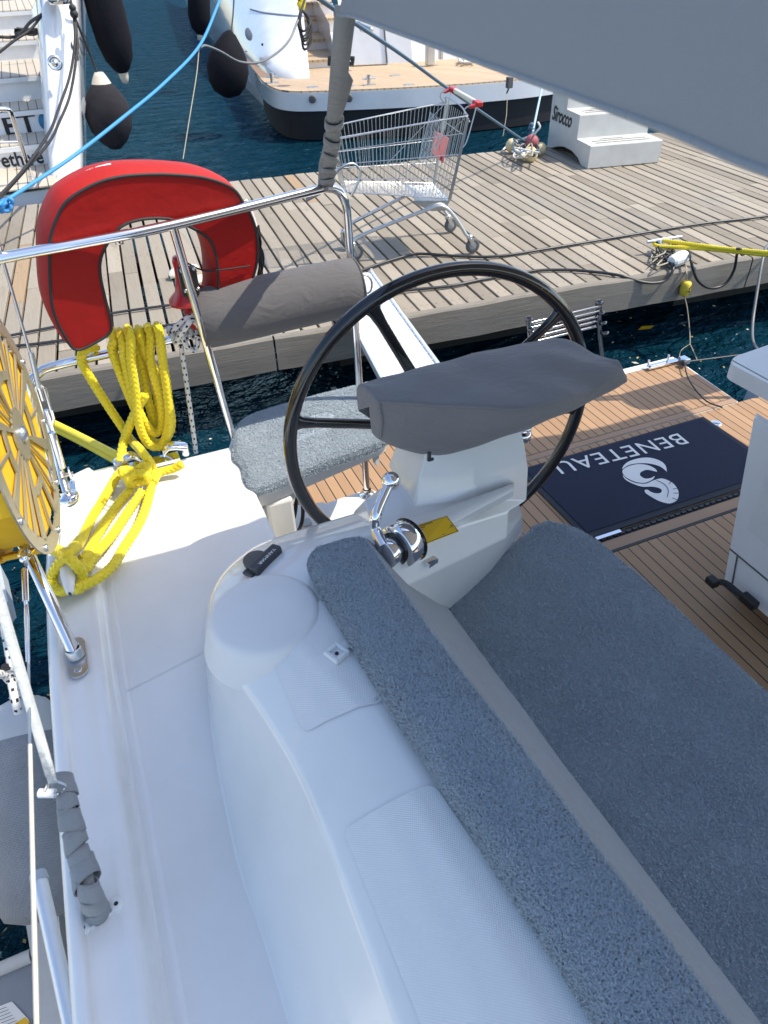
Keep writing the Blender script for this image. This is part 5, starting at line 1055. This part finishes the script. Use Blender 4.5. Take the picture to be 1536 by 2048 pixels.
# bunch of foam floats with ropes by the steps
bn = A(*px(1062, 285, z=.66)); FL = []
def ffloat(u, v, z, r, mat, lab, dirv):
    c = px(u, v, z=z); o = thing('foam_float', lab, 'float', c-A(0, 0, r), 'floats bunched on the mooring line'); q = MB(); q.lathe([(.010, -r*.92), (r*.5, -r*.85), (r*.85, -r*.55), (r, 0), (r*.85, r*.55), (r*.5, r*.85), (.010, r*.92), (.010, r*.6)], c, dirv, 22); q.build('float_body', mat, o)
    q = MB(); q.lathe([(.024, r*.83), (.022, r*.94), (.0, r*.90)], c, dirv, 14); q.build('float_hole', 'old_rope' if mat != 'cream' else 'darkgrey', o)
ffloat(1024, 291, .68, .073, 'cream', 'cream round float at the left of the bunch beside the steps', (.2, -.4, 1))
ffloat(1061, 309, .67, .078, 'cream', 'cream round float lowest in the bunch with its dark hole facing out', (-.1, -1, .15))
ffloat(1064, 283, .74, .075, 'pink', 'faded pink float on top of the bunch of floats', (.2, -.3, 1))
ffloat(1080, 298, .66, .070, 'cream', 'orange stained cream float at the right of the bunch', (.9, -.4, .2))
lz = thing('floats_tangle', 'tangled ropes and shackles tying the floats together on the dock', 'rope', bn-A(0, 0, .05)); q = MB(); rg = random.Random(5)
for k in range(10): q.tube(resample(catmull([px(1024+rg.random()*56, 280+rg.random()*34, z=.63+.12*rg.random()) for _ in range(5)], 7), .012), .006+.004*rg.random(), 7, mi=k % 3)
q.tube(resample(catmull([px(1004, 302, z=.62), px(1015, 292, z=.64), px(1045, 278, z=.72), px(1066, 270, z=.80), px(1074, 262, z=.86), px(1080, 254, z=.90), px(1076, 244, z=.95)], 6), .012), .010, 9, mi=0)
q.build('rope_tangle', ['white_rope', 'steelblue_rope', 'old_rope'], lz)
ml = thing('mooring_line', 'blue-grey mooring line running down past the trolley to the floats', 'rope', px(1000, 250, y=6.6))
rope([px(600, -30, y=3.6), px(690, 33, y=4.2), px(800, 107, y=4.9), px(886, 170, y=5.6), px(960, 222, y=6.3), px(1040, 276, y=7.2), px(1056, 288, z=.68)], .0115, 'steelblue_rope', 'line', ml, twist(.035), 9, .012)
ml2 = thing('mooring_line', 'pale blue line rising steeply from the floats under the awning', 'rope', px(1063, 270, z=.7))
rope([px(1064, 285, z=.70), px(1066, 262, y=7.7), px(1083, 180, y=9.0), px(1096, 120, y=10)], .013, 'pale_rope', 'line', ml2, twist(.035), 9, .015)
q = MB(); c = px(1064, 258, y=7.72)
for k in range(4): q.sphere(c+A(.02*math.sin(k*2), .01, .03*k-.05), .028)
q.build('line_knot', 'steelblue_rope', ml2)
wt = thing('hanging_weight', 'small dark weight hanging on a thin string before the pale yacht', 'weight', px(1018, 172, y=8.9))
q = MB(); c = px(1019, 165, y=8.9); q.box(c, (.075, .06, .12)); q.tube([c-A(0, 0, .05), c-A(.03, 0, .12)], .012, 6); q.build('weight_body', 'rubber', wt, bevel=.012)
q = MB(); q.tube([c, px(1020, 60, y=9.0)], .004, 6); q.tube([c-A(.02, 0, .1), px(1013, 230, y=8.7), px(1006, 272, y=8.5)], .004, 6); q.build('string', 'old_rope', wt)
q = MB(); c = px(478, 368, z=.607); 

# ================================================================== BLUE AND BLACK LINES AT THE LEFT
bl_ = thing('blue_rope', 'bright blue twisted rope stretched diagonally across the water', 'rope', px(200, 275, y=7.5))
rope([px(470, -60, y=11.5), px(440, 0, y=10.5), px(400, 90, y=9.5), px(330, 165, y=8.6), px(250, 232, y=7.9), px(150, 310, y=7.3), px(60, 370, y=6.9), px(10, 402, y=6.7), px(-60, 440, y=6.4)], .0155, 'blue_rope', 'line', bl_, twist(.045), 10, .012)
q = MB(); rg = random.Random(3)
for k in range(5): 
    c = px(8+rg.random()*14, 405+rg.random()*12, y=6.68); q.tube(resample(catmull([c+A(.035*math.cos(t_+k), .03*math.sin(t_), .035*math.sin(t_+k*1.3)) for t_ in np.linspace(0, 5.5, 9)], 5), .01), .015, 8, disp=twist(.045))
q.build('rope_knot', 'blue_rope', bl_)
bk = thing('black_mooring_lines', 'pair of black mooring lines sagging from the left yacht quarter', 'rope', px(60, 320, y=8.0))
for L_ in ([(140, -6, 9.3), (147, 30, 9.2), (150, 80, 9.0), (140, 150, 8.8), (118, 215, 8.5), (100, 262, 8.2), (62, 320, 7.7), (20, 370, 7.2), (-40, 430, 6.7)], [(146, 10, 9.3), (153, 60, 9.1), (153, 110, 8.95), (140, 190, 8.7), (118, 245, 8.4), (98, 285, 8.1), (55, 335, 7.65), (10, 385, 7.1), (-40, 440, 6.65)]): rope([px(*p[:2], y=p[2]) for p in L_], .013, 'black_rope', 'line', bk, twist(.045), 9, .015)
q = MB(); c = px(148, 28, y=9.15); q.sphere(c, .04); q.sphere(c+A(.0, 0, .05), .034); q.build('line_knot', 'black_rope', bk)
gl_ = thing('slack_grey_rope', 'thin grey rope sagging between the blue rope and the far yacht', 'rope', px(500, 125, y=11))
rope([px(400, 95, y=9.6), px(412, 92, y=9.8), px(440, 103, y=10.2), px(480, 124, y=10.8), px(520, 124, y=11.4), px(555, 105, y=11.9), px(580, 78, y=12.2), px(596, 40, y=12.4)], .016, 'hose_grey', 'line', gl_, twist(.04), 8, .02)
rope([px(398, 98, y=9.6), px(393, 150, y=9.4), px(380, 230, y=9.1), px(366, 318, y=8.8)], .006, 'old_rope', 'thin_string', gl_, None, 6, .05)
# ================================================================== FENDER, DINGHY BESIDE THE HULL
fe = thing('covered_fender', 'big fender in grey knitted cover with white end hanging beside the hull', 'fender', px(60, 1650, x=-.5))
fc = px(52, 1462, x=-.515); fax = unit(px(82, 1745, x=-.55)-fc)
q = MB(); q.lathe([(.012, -.095), (.03, -.093), (.06, -.080), (.088, -.045), (.101, .0), (.102, .03)], fc, fax, 32); q.lathe([(.0, -.112), (.012, -.11), (.016, -.095), (.02, -.088)], fc, fax, 16); q.build('white_end', 'dinghy_light', fe)
q = MB(); q.lathe([(.102, .020), (.107, .026), (.113, .06), (.117, .14), (.117, .36), (.112, .42), (.095, .46), (.05, .48)], fc, fax, 36); q.build('knit_cover', 'fender_cloth', fe)
fl_ = thing('fender_rope', 'black flecked white rope knotted above the covered fender', 'rope', px(25, 1350, x=-.47))
frope([px(-30, 1120, x=-.46), px(5, 1240, x=-.48), px(25, 1345, x=-.495), px(48, 1425, x=-.51)], 'rope_run', fl_, .0105)
frope([px(10, 1335, x=-.45), px(38, 1340, x=-.44), px(44, 1355, x=-.45), px(22, 1362, x=-.46), px(8, 1350, x=-.46), px(-20, 1348, x=-.46)], 'rope_knot', fl_, .0105)
frope([px(22, 1360, x=-.455), px(30, 1400, x=-.455), px(36, 1425, x=-.46)], 'rope_run', fl_, .010)
dn = thing('inflatable_dinghy', 'grey inflatable dinghy lying under the hull at lower left with data label', 'dinghy', (-.8, .7, .1))
q = MB(); tp = [px(-120, 1500, z=.42), px(-60, 1580, z=.42), px(0, 1650, z=.42), px(38, 1712, z=.42), px(60, 1760, z=.42)]
q.tube(resample(catmull(tp, 8), .02), np.interp(np.arange(len(resample(catmull(tp, 8), .02))), [0, len(resample(catmull(tp, 8), .02))*.6, len(resample(catmull(tp, 8), .02))-1], [.10, .085, .035]), 22); q.build('side_tube', 'dinghy', dn)
q = MB(); q.prism([px(u, v, z=.28) for u, v in ((38, 1750), (70, 1765), (108, 1740), (125, 1900), (140, 2100), (84, 2120), (78, 1990), (72, 1925), (62, 1912), (52, 1850))], (0, 0, -.12)); q.build('hull_moulding', 'dinghy_light', dn, bevel=.025, bseg=4)
q = MB(); q.prism([px(u, v, z=.25) for u, v in ((-80, 1975), (0, 1944), (30, 1925), (62, 1915), (76, 1990), (60, 2060), (70, 2200), (-120, 2250))], (0, 0, -.05)); q.build('transom_board', 'dinghy', dn, bevel=.01)
q = MB(); q.tube(resample(catmull([px(-60, 1962, z=.26), px(0, 1938, z=.26), px(62, 1912, z=.26)], 6), .02), .02, 12); q.build('rub_strake', 'dinghy_light', dn)
q = MB(); lb = [px(-20, 2020, z=.253), px(24, 2003, z=.253), px(58, 2040, z=.253), px(20, 2075, z=.253)]; q.prism(lb, (0, 0, .001)); 
lu = unit(lb[1]-lb[0]); lv = unit(lb[3]-lb[0])
for k in range(8):
    a_ = lerp(lb[0], lb[3], .1+.1*k)+lu*.004+A(0, 0, .0016); q.add([a_, a_+lu*.035, a_+lu*.035+lv*.0015, a_+lv*.0015], [(0, 1, 2, 3)], None, 1, False)
P_ = [px(28, 2048, z=.2545), px(50, 2034, z=.2545), px(60, 2044, z=.2545), px(40, 2062, z=.2545)]; q.poly(P_, 2); q.build('data_label', ['white', 'ink', 'tape_yellow'], dn)
oa = thing('aluminium_oar', 'bare aluminium oar shaft lying in the dinghy against the hull', 'oar', px(110, 1900, x=-.42))
q = MB(); a_, b_ = px(80, 1765, x=-.42), px(146, 2060, x=-.38); q.tube([a_, lerp(a_, b_, .5), b_], .015, 16); q.tube([a_, a_+unit(a_-b_)*.02], [.018, .016], 14, mi=1); q.build('oar_shaft', ['alu', 'lightgrey'], oa)
nb = thing('neighbour_yacht', 'white yacht lying alongside, only its ribbed corner at the left picture edge', 'yacht', (-1.6, 0, .2))
q = MB(); q.prism([px(-60, 1050, z=.5), px(0, 1128, z=.5), px(16, 1202, z=.5), px(-60, 1290, z=.5)], (0, 0, -.1)); q.build('ribbed_ledge', 'lightgrey', nb, bevel=.01)
q = MB(); rows = [[A(-1.32, y, .02), A(-1.22, y, .5), A(-1.17, y, 1.0), A(-1.16, y, 1.18), A(-1.19, y, 1.22), A(-1.5, y, 1.25), A(-3.5, y, 1.25)] for y in np.linspace(-6, 2.1, 12)]; rows.append([A(p[0]-.05, 2.3, min(p[2], .1)) for p in rows[-1]]); q.grid(rows); q.build('hull', 'hull', nb)

# ================================================================== LEFT YACHT
ly = thing('stepped_yacht', 'white yacht with bleached teak stern steps moored across the dock at left', 'yacht', (-.5, 9, .3))
def stairs_rows(u=30):
    zz = .68; y = px(u, 380, z=zz)[1]; out = [(y, zz)]
    for v, k in ((335, 'b'), (290, 'r'), (268, 'b'), (220, 'r'), (203, 'b'), (152, 'r'), (122, 'b'), (80, 'r'), (68, 'b'), (20, 'r'), (0, 'b')):
        if k == 'b': y = px(u, v, z=zz)[1]
        else: zz = px(u, v, y=y)[2]
        out.append((y, zz))
    return out
ST = stairs_rows(); LX0, LX1 = -2.8, .02
q = MB(); q.prism([A(LX0, ST[0][0]-.05, .3), A(.25, ST[0][0]+.1, .3), A(.28, ST[0][0]+.6, .3), A(LX0, ST[0][0]+.6, .3)], (0, 0, .33)); q.prism([A(LX0, ST[0][0], .02), A(.2, ST[0][0]+.2, .02), A(.3, ST[0][0]+.8, .02), A(LX0, ST[0][0]+.8, .02)], (0, 0, .28)); q.build('stern_platform', 'hull', ly, bevel=.03)
y, z = ST[0]
def lxr(y): return lerp(-.16, .24, (y-8.4)/6)+.05
for i in range(1, len(ST), 2):
    yb, z_ = ST[i]; ya = ST[i-1][0]
    q = MB(); q.prism([A(LX0, ya+.01, z_-.012), A(lxr(ya), ya+.01, z_-.012), A(lxr(yb), yb+.02, z_-.012), A(LX0, yb+.02, z_-.012)], (0, 0, .0125)); q.build('step_tread', 'teak_left', ly)
    if i+1 < len(ST):
        zn = ST[i+1][1]; q = MB(); q.prism([A(LX0, yb, z_-.02), A(lxr(yb), yb, z_-.02), A(lxr(yb), yb, zn-.055), A(LX0, yb, zn-.055)], (0, .05, 0)); q.prism([A(LX0, yb-.035, zn-.06), A(lxr(yb), yb-.035, zn-.06), A(lxr(yb), yb-.035, zn-.014), A(LX0, yb-.035, zn-.014)], (0, .09, 0)); q.build('step_riser', 'hull', ly, bevel=.012)
yb = ST[1][0]; c = px(55, 315, y=yb-.003); sz = .16
text('Fethiye', .20, px(36, 319, y=yb-.004), (1, 0, 0), (0, 0, 1), 'ink', ly, .001, sx=.88, bold=.004)
yb = ST[3][0]; tt = text('ET', .29, px(40, 252, y=yb-.004), (1, 0, 0), (0, 0, 1), 'ink', ly, .001, sx=1.15, bold=.006)
q = MB(); c = px(97, 243, y=yb-.004); q.lathe([(0, 0), (.105, 0), (.105, .003), (0, .003)], c, (0, -1, 0), 32); q.lathe([(0, .0035), (.07, .0035), (.07, .005), (0, .005)], c+A(.025, 0, .01), (0, -1, 0), 28, mi=1); q.lathe([(0, .0055), (.03, .0055), (.03, .007), (0, .007)], c+A(.03, 0, .012), (0, -1, 0), 20); q.build('eye_emblem', ['ink_blue', 'white'], ly)
# quarter panel and hull side
def L(u, v, y): return px(u, v, y=y)
bl0, br0 = L(104, 357, 8.72), L(155, 338, 8.85); tl0, tr0 = L(86, 18, 9.35), L(142, 14, 9.5)
q = MB(); hs_ = [br0, lerp(br0, tr0, .5), tr0]; 
rows = []
for s in (0, .2, .5, .8, 1.0, 1.35):
    a_ = lerp(bl0, tl0, s); b_ = lerp(br0, tr0, s); rows.append([a_+A(-.02, 1.2, 0), a_+A(-.005, .02, 0), a_+A(.02, -.008, 0), lerp(a_, b_, .5)+A(0, -.012, 0), b_-A(.03, .0, 0), b_+A(.012, .02, 0), b_+A(.10+.02*s, .5, 0), b_+A(.22+.05*s, 1.5, 0), b_+A(.35+.16*s, 4, 0), b_+A(.5+.5*s, 10, 0), b_+A(-.4+.9*s, 18, 0)])
rows.insert(0, [p-A(.12, -.05, .42) for p in rows[0]]); rows[0][0] += A(0, 0, .0)
q.grid(rows); q.build('quarter_and_hull', 'hull', ly)
q = MB(); c = L(110, 126, 8.98); q.lathe([(.07, 0), (.065, .012), (.05, .014), (.045, .006), (.025, .006), (.02, .02), (0, .02)], c, (0, -1, .1), 24); q.build('socket', 'steel', ly)
q = MB(); f_ = [L(165, 195, 9.5), L(160, 222, 9.5), L(166, 230, 9.52), L(170, 215, 9.55)]; q.prism(f_, (.02, .0, 0)); q.build('hull_vent', 'lightgrey', ly)
text('SPOO', .26, L(163, 95, 9.75), unit(A(.25, 1, .0)), A(-.1, 0, 1), 'ink', ly, .001, sx=1.3)
q = MB(); q.tube(resample(catmull([L(-30, 220, 8.3), L(5, 218, 8.35), L(20, 222, 8.4), L(30, 250, 8.45), L(62, 352, 8.55)], 6), .03), .022, 12); q.tube([L(-20, 285, 8.4), L(35, 284, 8.46)], .014, 8); q.tube([L(62, 352, 8.55), L(64, 362, 8.55)], .03, 10); q.build('boarding_rail', 'steel', ly)
bh = thing('black_cable_heap', 'heap of black cable lying on the left yacht stern steps', 'cable', px(50, 64, y=11.4)); q = MB(); q.tube(resample(catmull([L(-30, 72, 10.6), L(0, 74, 10.4), L(35, 72, 10.4), L(60, 45, 9.9), L(86, 28, 9.5)], 6), .04), .016, 8); 
q.build('cable_run', 'black_rope', bh); q = MB(); rg = random.Random(8)
for k in range(6): q.tube(resample(catmull([px(25+rg.random()*60, 56+rg.random()*14, y=11.5)for _ in range(6)], 6), .05), .016, 7)
q.build('cable_loops', 'black_rope', bh); q = MB(); q.tube(resample(catmull([L(86, 28, 9.5), L(60, 60, 9.4), L(30, 80, 9.3), L(-10, 112, 9.2)], 6), .04), .013, 8); q.build('cable_lead', 'black_rope', bh)
q = MB(); q.tube([L(83, -10, 9.6), L(88, 20, 9.45)], .03, 10); q.lathe([(.10, 0), (.12, .06), (.06, .12), (0, .12)], L(120, 8, 9.3), n=16); q.build('quarter_fitting', 'steel', ly)
# fenders of the left yacht
def fender(name, lab, c, axis, prof, mat, rope_to, eye=None):
    o = thing(name, lab, 'fender', np.array(c)-A(0, 0, .3), 'black covered fenders'); q = MB(); q.lathe(prof, c, axis, 30); q.build('fender_body', mat, o)
    if eye is not None: q = MB(); q.lathe(eye, c, axis, 22); q.build('fender_eye', 'grime', o)
    q = MB(); q.tube(resample(catmull(rope_to, 5), .04), .012, 8); q.build('fender_rope', 'black_rope', o); return o
c = px(215, 222, y=9.6); k = 1.0
fender('ball_fender', 'faded black teardrop fender with pale top hanging at the left yacht', c, unit(px(200, 165, y=9.6)-px(222, 262, y=9.6)), [(0, -.40), (.06, -.385), (.15, -.31), (.225, -.19), (.255, -.05), (.235, .08), (.17, .20), (.105, .27)], 'black_cloth2', [px(199, 160, y=9.6), px(184, 118, y=9.6), px(160, 60, y=9.5), px(140, 10, y=9.4)], [(.108, .265), (.07, .34), (.045, .375), (.0, .38)])
c = px(217, 40, y=10.3)
fender('long_fender', 'long black fender with pale tip hanging on the left yacht side', c, unit(px(196, -40, y=10.3)-px(240, 120, y=10.3)), [(0, -.54), (.03, -.535), (.09, -.49), (.16, -.38), (.20, -.2), (.21, .05), (.20, .4), (.17, .6), (.1, .7)], 'black_cloth', [px(196, -40, y=10.3), px(186, -90, y=10.2)], [(0, -.64), (.035, -.62), (.05, -.57), (.06, -.52)])

# ================================================================== FAR YACHT
fy = thing('teak_platform_yacht', 'large white yacht with teak swim platform moored beyond the dock', 'yacht', (6, 13, .2))
ZF = .70
po = [px(u, v, z=ZF) for u, v in ((505, 130), (516, 153), (528, 166), (545, 176), (566, 181), (600, 183), (673, 181), (750, 178), (830, 174), (940, 167), (1045, 158), (1110, 150), (1180, 138))]
P = list(catmull(po, 4)); back = [px(1180, 90, z=ZF), px(700, 96, z=ZF), px(540, 100, z=ZF)]
poly = P+back
q = MB(); q.prism([p-A(0, 0, .27) for p in poly], (0, 0, .25), smooth=True); q.build('swim_platform', 'hull', fy, bevel=.02)
q = MB(); cen_ = sum(poly)/len(poly); q.prism([lerp(p, cen_, .012)-A(0, 0, .025) for p in poly], (0, 0, .028)); q.build('platform_teak', 'teak_far', fy)
q = MB(); q.prism([lerp(p, cen_, .06)*A(1, 1, 0)+A(0, 0, .02) for p in poly], (0, 0, .45)); q.build('underwater_body', 'antifoul', fy)
for u, v in ((625, 198), (698, 196)):
    q = MB(); W_ = px(u, 183, z=ZF); c = pxp(u, v, W_, (-.42, -.9, 0)); q.lathe([(.055, -.06), (.055, .03), (.04, .034), (0, .032)], c, (-.42, -.9, 0), 20); q.build('drain_cover', 'rubber', fy)
# transom wall, doors, stairs
wl = [px(u, v, z=ZF) for u, v in ((690, 131), (700, 130), (773, 127), (775, 127), (825, 125), (856, 122), (925, 117), (1010, 108))]
q = MB(); q.grid([[p for p in wl], [p+A(.0, .12, .6) for p in wl], [p+A(0, .3, 1.4) for p in wl]], smooth=False); q.build('transom_wall', 'hull', fy)
q = MB(); p = px(774, 127, z=ZF)-A(0, .01, 0); q.tube([p, p+A(0, .12, .6), p+A(0, .3, 1.4)], .014, 6); q.tube([px(690, 133, z=ZF+.01), px(775, 129, z=ZF+.01)], .014, 6); q.build('door_gap', 'rubber', fy)
q = MB(); a_, b_ = px(716, 46, y=13.6), px(740, 58, y=13.4); q.tube(resample(catmull([a_, a_+A(.03, -.12, -.03), b_+A(-.02, -.12, 0), b_], 6), .02), .03, 10); q.tube(resample(catmull([a_-A(0, .03, .03), px(722, 62, y=13.4), px(734, 64, y=13.4)], 5), .03), .012, 8); q.build('door_handle', 'steel_dull', fy)
q = MB(); c = px(865, 105, z=ZF+.2); q.box(c+A(-.05, 0, .0), (.14, .12, .36)); q.box(c+A(.15, -.02, .02), (.06, .1, .26)); q.box(c+A(.18, -.02, .14), (.2, .1, .03)); q.build('mooring_winch', 'steel_dull', fy, bevel=.015)
q = MB(); rg = random.Random(6)
for k in range(6): q.tube(resample(catmull([px(915+rg.random()*35, 113+rg.random()*12, z=ZF+.03+.05*rg.random()) for _ in range(6)], 6), .05), .018, 7)
tag(q.build('rope_heap', 'white_rope'), 'pale heap of rope lying on the far yacht teak platform', 'rope')
for u, v in ((738, 170), (545, 166)):
    q = MB(); c = px(u, v, z=ZF+.004); q.tube([c, c+A(0, 0, .14)], .03, 10); q.tube([c+A(-.10, .02, .09), c+A(.10, -.02, .09)], .016, 8); q.box(c, (.2, .1, .02)); q.build('platform_cleat', 'steel_dull', fy)
for u, v in ((625, 174), (700, 172), (790, 151), (818, 169)):
    q = MB(); c = px(u, v, z=ZF+.006); q.box(c, (.16, .1, .012)); q.build('deck_hinge', 'steel_dull', fy, bevel=.004)
zz = ZF; us = [(620, 655), (622, 668), (618, 660), (610, 652)]
yc = px(640, 134, z=ZF)[1]; lev = [(134, 117), (98, 76), (62, 36), (30, 4)]
st_y = yc
for k, (v0, v1) in enumerate(lev[:4]):
    zt_ = px(645, v1, y=st_y)[2]; dpt = .30; xl_, xr_ = px(617-4*k, v1, y=st_y)[0], px(673-6*k, v1, y=st_y)[0]
    q = MB(); q.prism([A(xl_-.6, st_y, zt_-.55), A(xr_+.05, st_y-.2, zt_-.55), A(xr_+.3, st_y+2.2, zt_-.55), A(xl_-.6, st_y+2.2, zt_-.55)], (0, 0, .53)); sb = q.build('stair_step', 'hull', fy, bevel=.02)
    nxt = px(645, lev[k+1][0] if k < 3 else 0, z=zt_)[1]
    q = MB(); q.prism([A(xl_-.6, st_y-.05, zt_-.03), A(xr_, st_y-.25, zt_-.03), A(xr_+.28, nxt+.05, zt_-.03), A(xl_-.6, nxt+.05, zt_-.03)], (0, 0, .04)); q.build('stair_tread', 'teak_far', sb, bevel=.01)
    st_y = nxt
sw = [px(u, v, z=ZF) for u, v in ((672, 136), (690, 131))]; q = MB(); w0 = px(676, 136, z=ZF); q.grid([[w0+A(.7, 3.4, 0), w0+A(.12, .5, 0), w0, w0+A(.22, -.02, 0)], [w0+A(.7, 3.4, 1.0), w0+A(.10, .6, .6), w0+A(.0, .3, .5), w0+A(.22, .28, .5)]], smooth=False); q.build('stair_wall', 'hull', fy)
# rounded quarter and long hull side
lo_ = [px(u, v, z=ZF) for u, v in ((470, 98), (505, 127), (530, 145), (552, 155), (580, 158.5), (605, 158), (620, 157))]
hiu = [(455, -60), (478, -58), (497, -56), (515, -54), (545, -52), (580, -50), (600, -50)]
hi_ = [px(u, v, z=1.9) for u, v in hiu]
LC = catmull(lo_, 5); HC = catmull(hi_, 5)
q = MB(); far0 = px(412, 25, z=.25); far1 = far0+A(.9, 3, 1.7)
rows = []
for s in np.linspace(0, 1, 9):
    bulge = .10*math.sin(s*3.14); rows.append([lerp(lerp(px(405, 5, z=.30), px(440, 70, z=.30), .5)*1.0, far1, s)+A(1.2, 8, 0)*0+A(.8, 9, 0), lerp(px(430, 62, z=.45), px(420, -70, z=1.9), s), *[lerp(a_, b_, s)+A(-.3, -.6, 0)*bulge*.5 for a_, b_ in zip(LC, HC)]])
rows.insert(0, [p*A(1, 1, 0)+A(.1, .1, .02) for p in rows[0]])
q.grid(rows); q.build('hull_side', 'hull', fy)
q = MB(); c0_ = [lerp(a_, b_, .56)+A(-.02, -.06, 0) for a_, b_ in zip(LC, HC)]; q.tube(c0_[8:], .018, 8); q.build('rub_line', 'lightgrey', fy)
q = MB(); te = [px(u, v, z=ZF+.004) for u, v in ((490, 108), (520, 128), (548, 150), (560, 158), (540, 155), (520, 155), (500, 130), (480, 108))]; q.poly(te); q.build('side_ledge', 'teak_riser', fy)
q = MB(); c = px(498, 68, y=14.6); q.lathe([(.10, 0), (.09, .02), (0, .02)], c, (-1, -.4, 0), 24); q.build('hull_port', 'lightgrey', fy)
q = MB(); q.lathe([(.02, 0), (.02, .01), (0, .01)], px(525, 89, y=13.9), (-.8, -.6, .1), 10); q.build('hull_port', 'ink', fy)
# fenders and black rope hank of the far yacht
c = px(456, 132, y=13.0)
fender('ball_fender', 'round black fender hanging alone beside the far yacht quarter', c, unit(px(460, 78, y=13.0)-px(456, 172, y=13.0)), [(0, -.44), (.06, -.43), (.2, -.37), (.29, -.24), (.325, -.05), (.30, .10), (.22, .26), (.10, .42), (.03, .47), (0, .48)], 'black_cloth', [px(461, 80, y=13.0), px(466, 30, y=13.2), px(469, -20, y=13.4)])
c = px(398, 10, y=17.5)
fender('long_fender', 'black fender farther along the far yacht side cut by the top edge', c, unit(px(397, -60, y=17.5)-px(400, 45, y=17.5)), [(0, -.52), (.05, -.5), (.16, -.40), (.22, -.2), (.22, .5), (.1, .7)], 'black_cloth', [px(397, -50, y=17.5), px(396, -90, y=17.6)], [(0, -.60), (.05, -.59), (.05, -.5)])
hk = thing('black_rope_hank', 'hank of black rope hanging at the far yacht stair corner', 'rope', px(610, 60, y=12.6)-A(0, 0, .5)); rg = random.Random(9)
q = MB()
for k in range(9):
    w_ = 4+rg.random()*9; b_ = 58+rg.random()*50; P = [px(600+rg.random()*6, 22, y=12.5), px(598-w_*.3+rg.random()*5, 45, y=12.45), px(604+w_*.4, b_, y=12.4), px(613+w_, b_-15, y=12.45), px(612+w_*.8, 40, y=12.5), px(604, 20, y=12.5)]
    q.tube(resample(catmull(P, 6), .03), .014, 7)
q.tube(resample(catmull([px(600, 25, y=12.5), px(607, 8, y=12.6), px(614, -15, y=12.7)], 5), .03), .018, 8); q.build('rope_loops', 'black_rope', hk)
yc_ = thing('yellow_cable_coil', 'bright yellow cable bundle at the top of the far yacht corner', 'cable', px(602, 8, y=12.8)); q = MB()
for k in range(7): q.tube(resample(catmull([px(596+rg.random()*14, -20+rg.random()*42, y=12.8) for _ in range(5)], 6), .03), .025, 7)
q.build('cable_loops', 'yellow_rope', yc_)
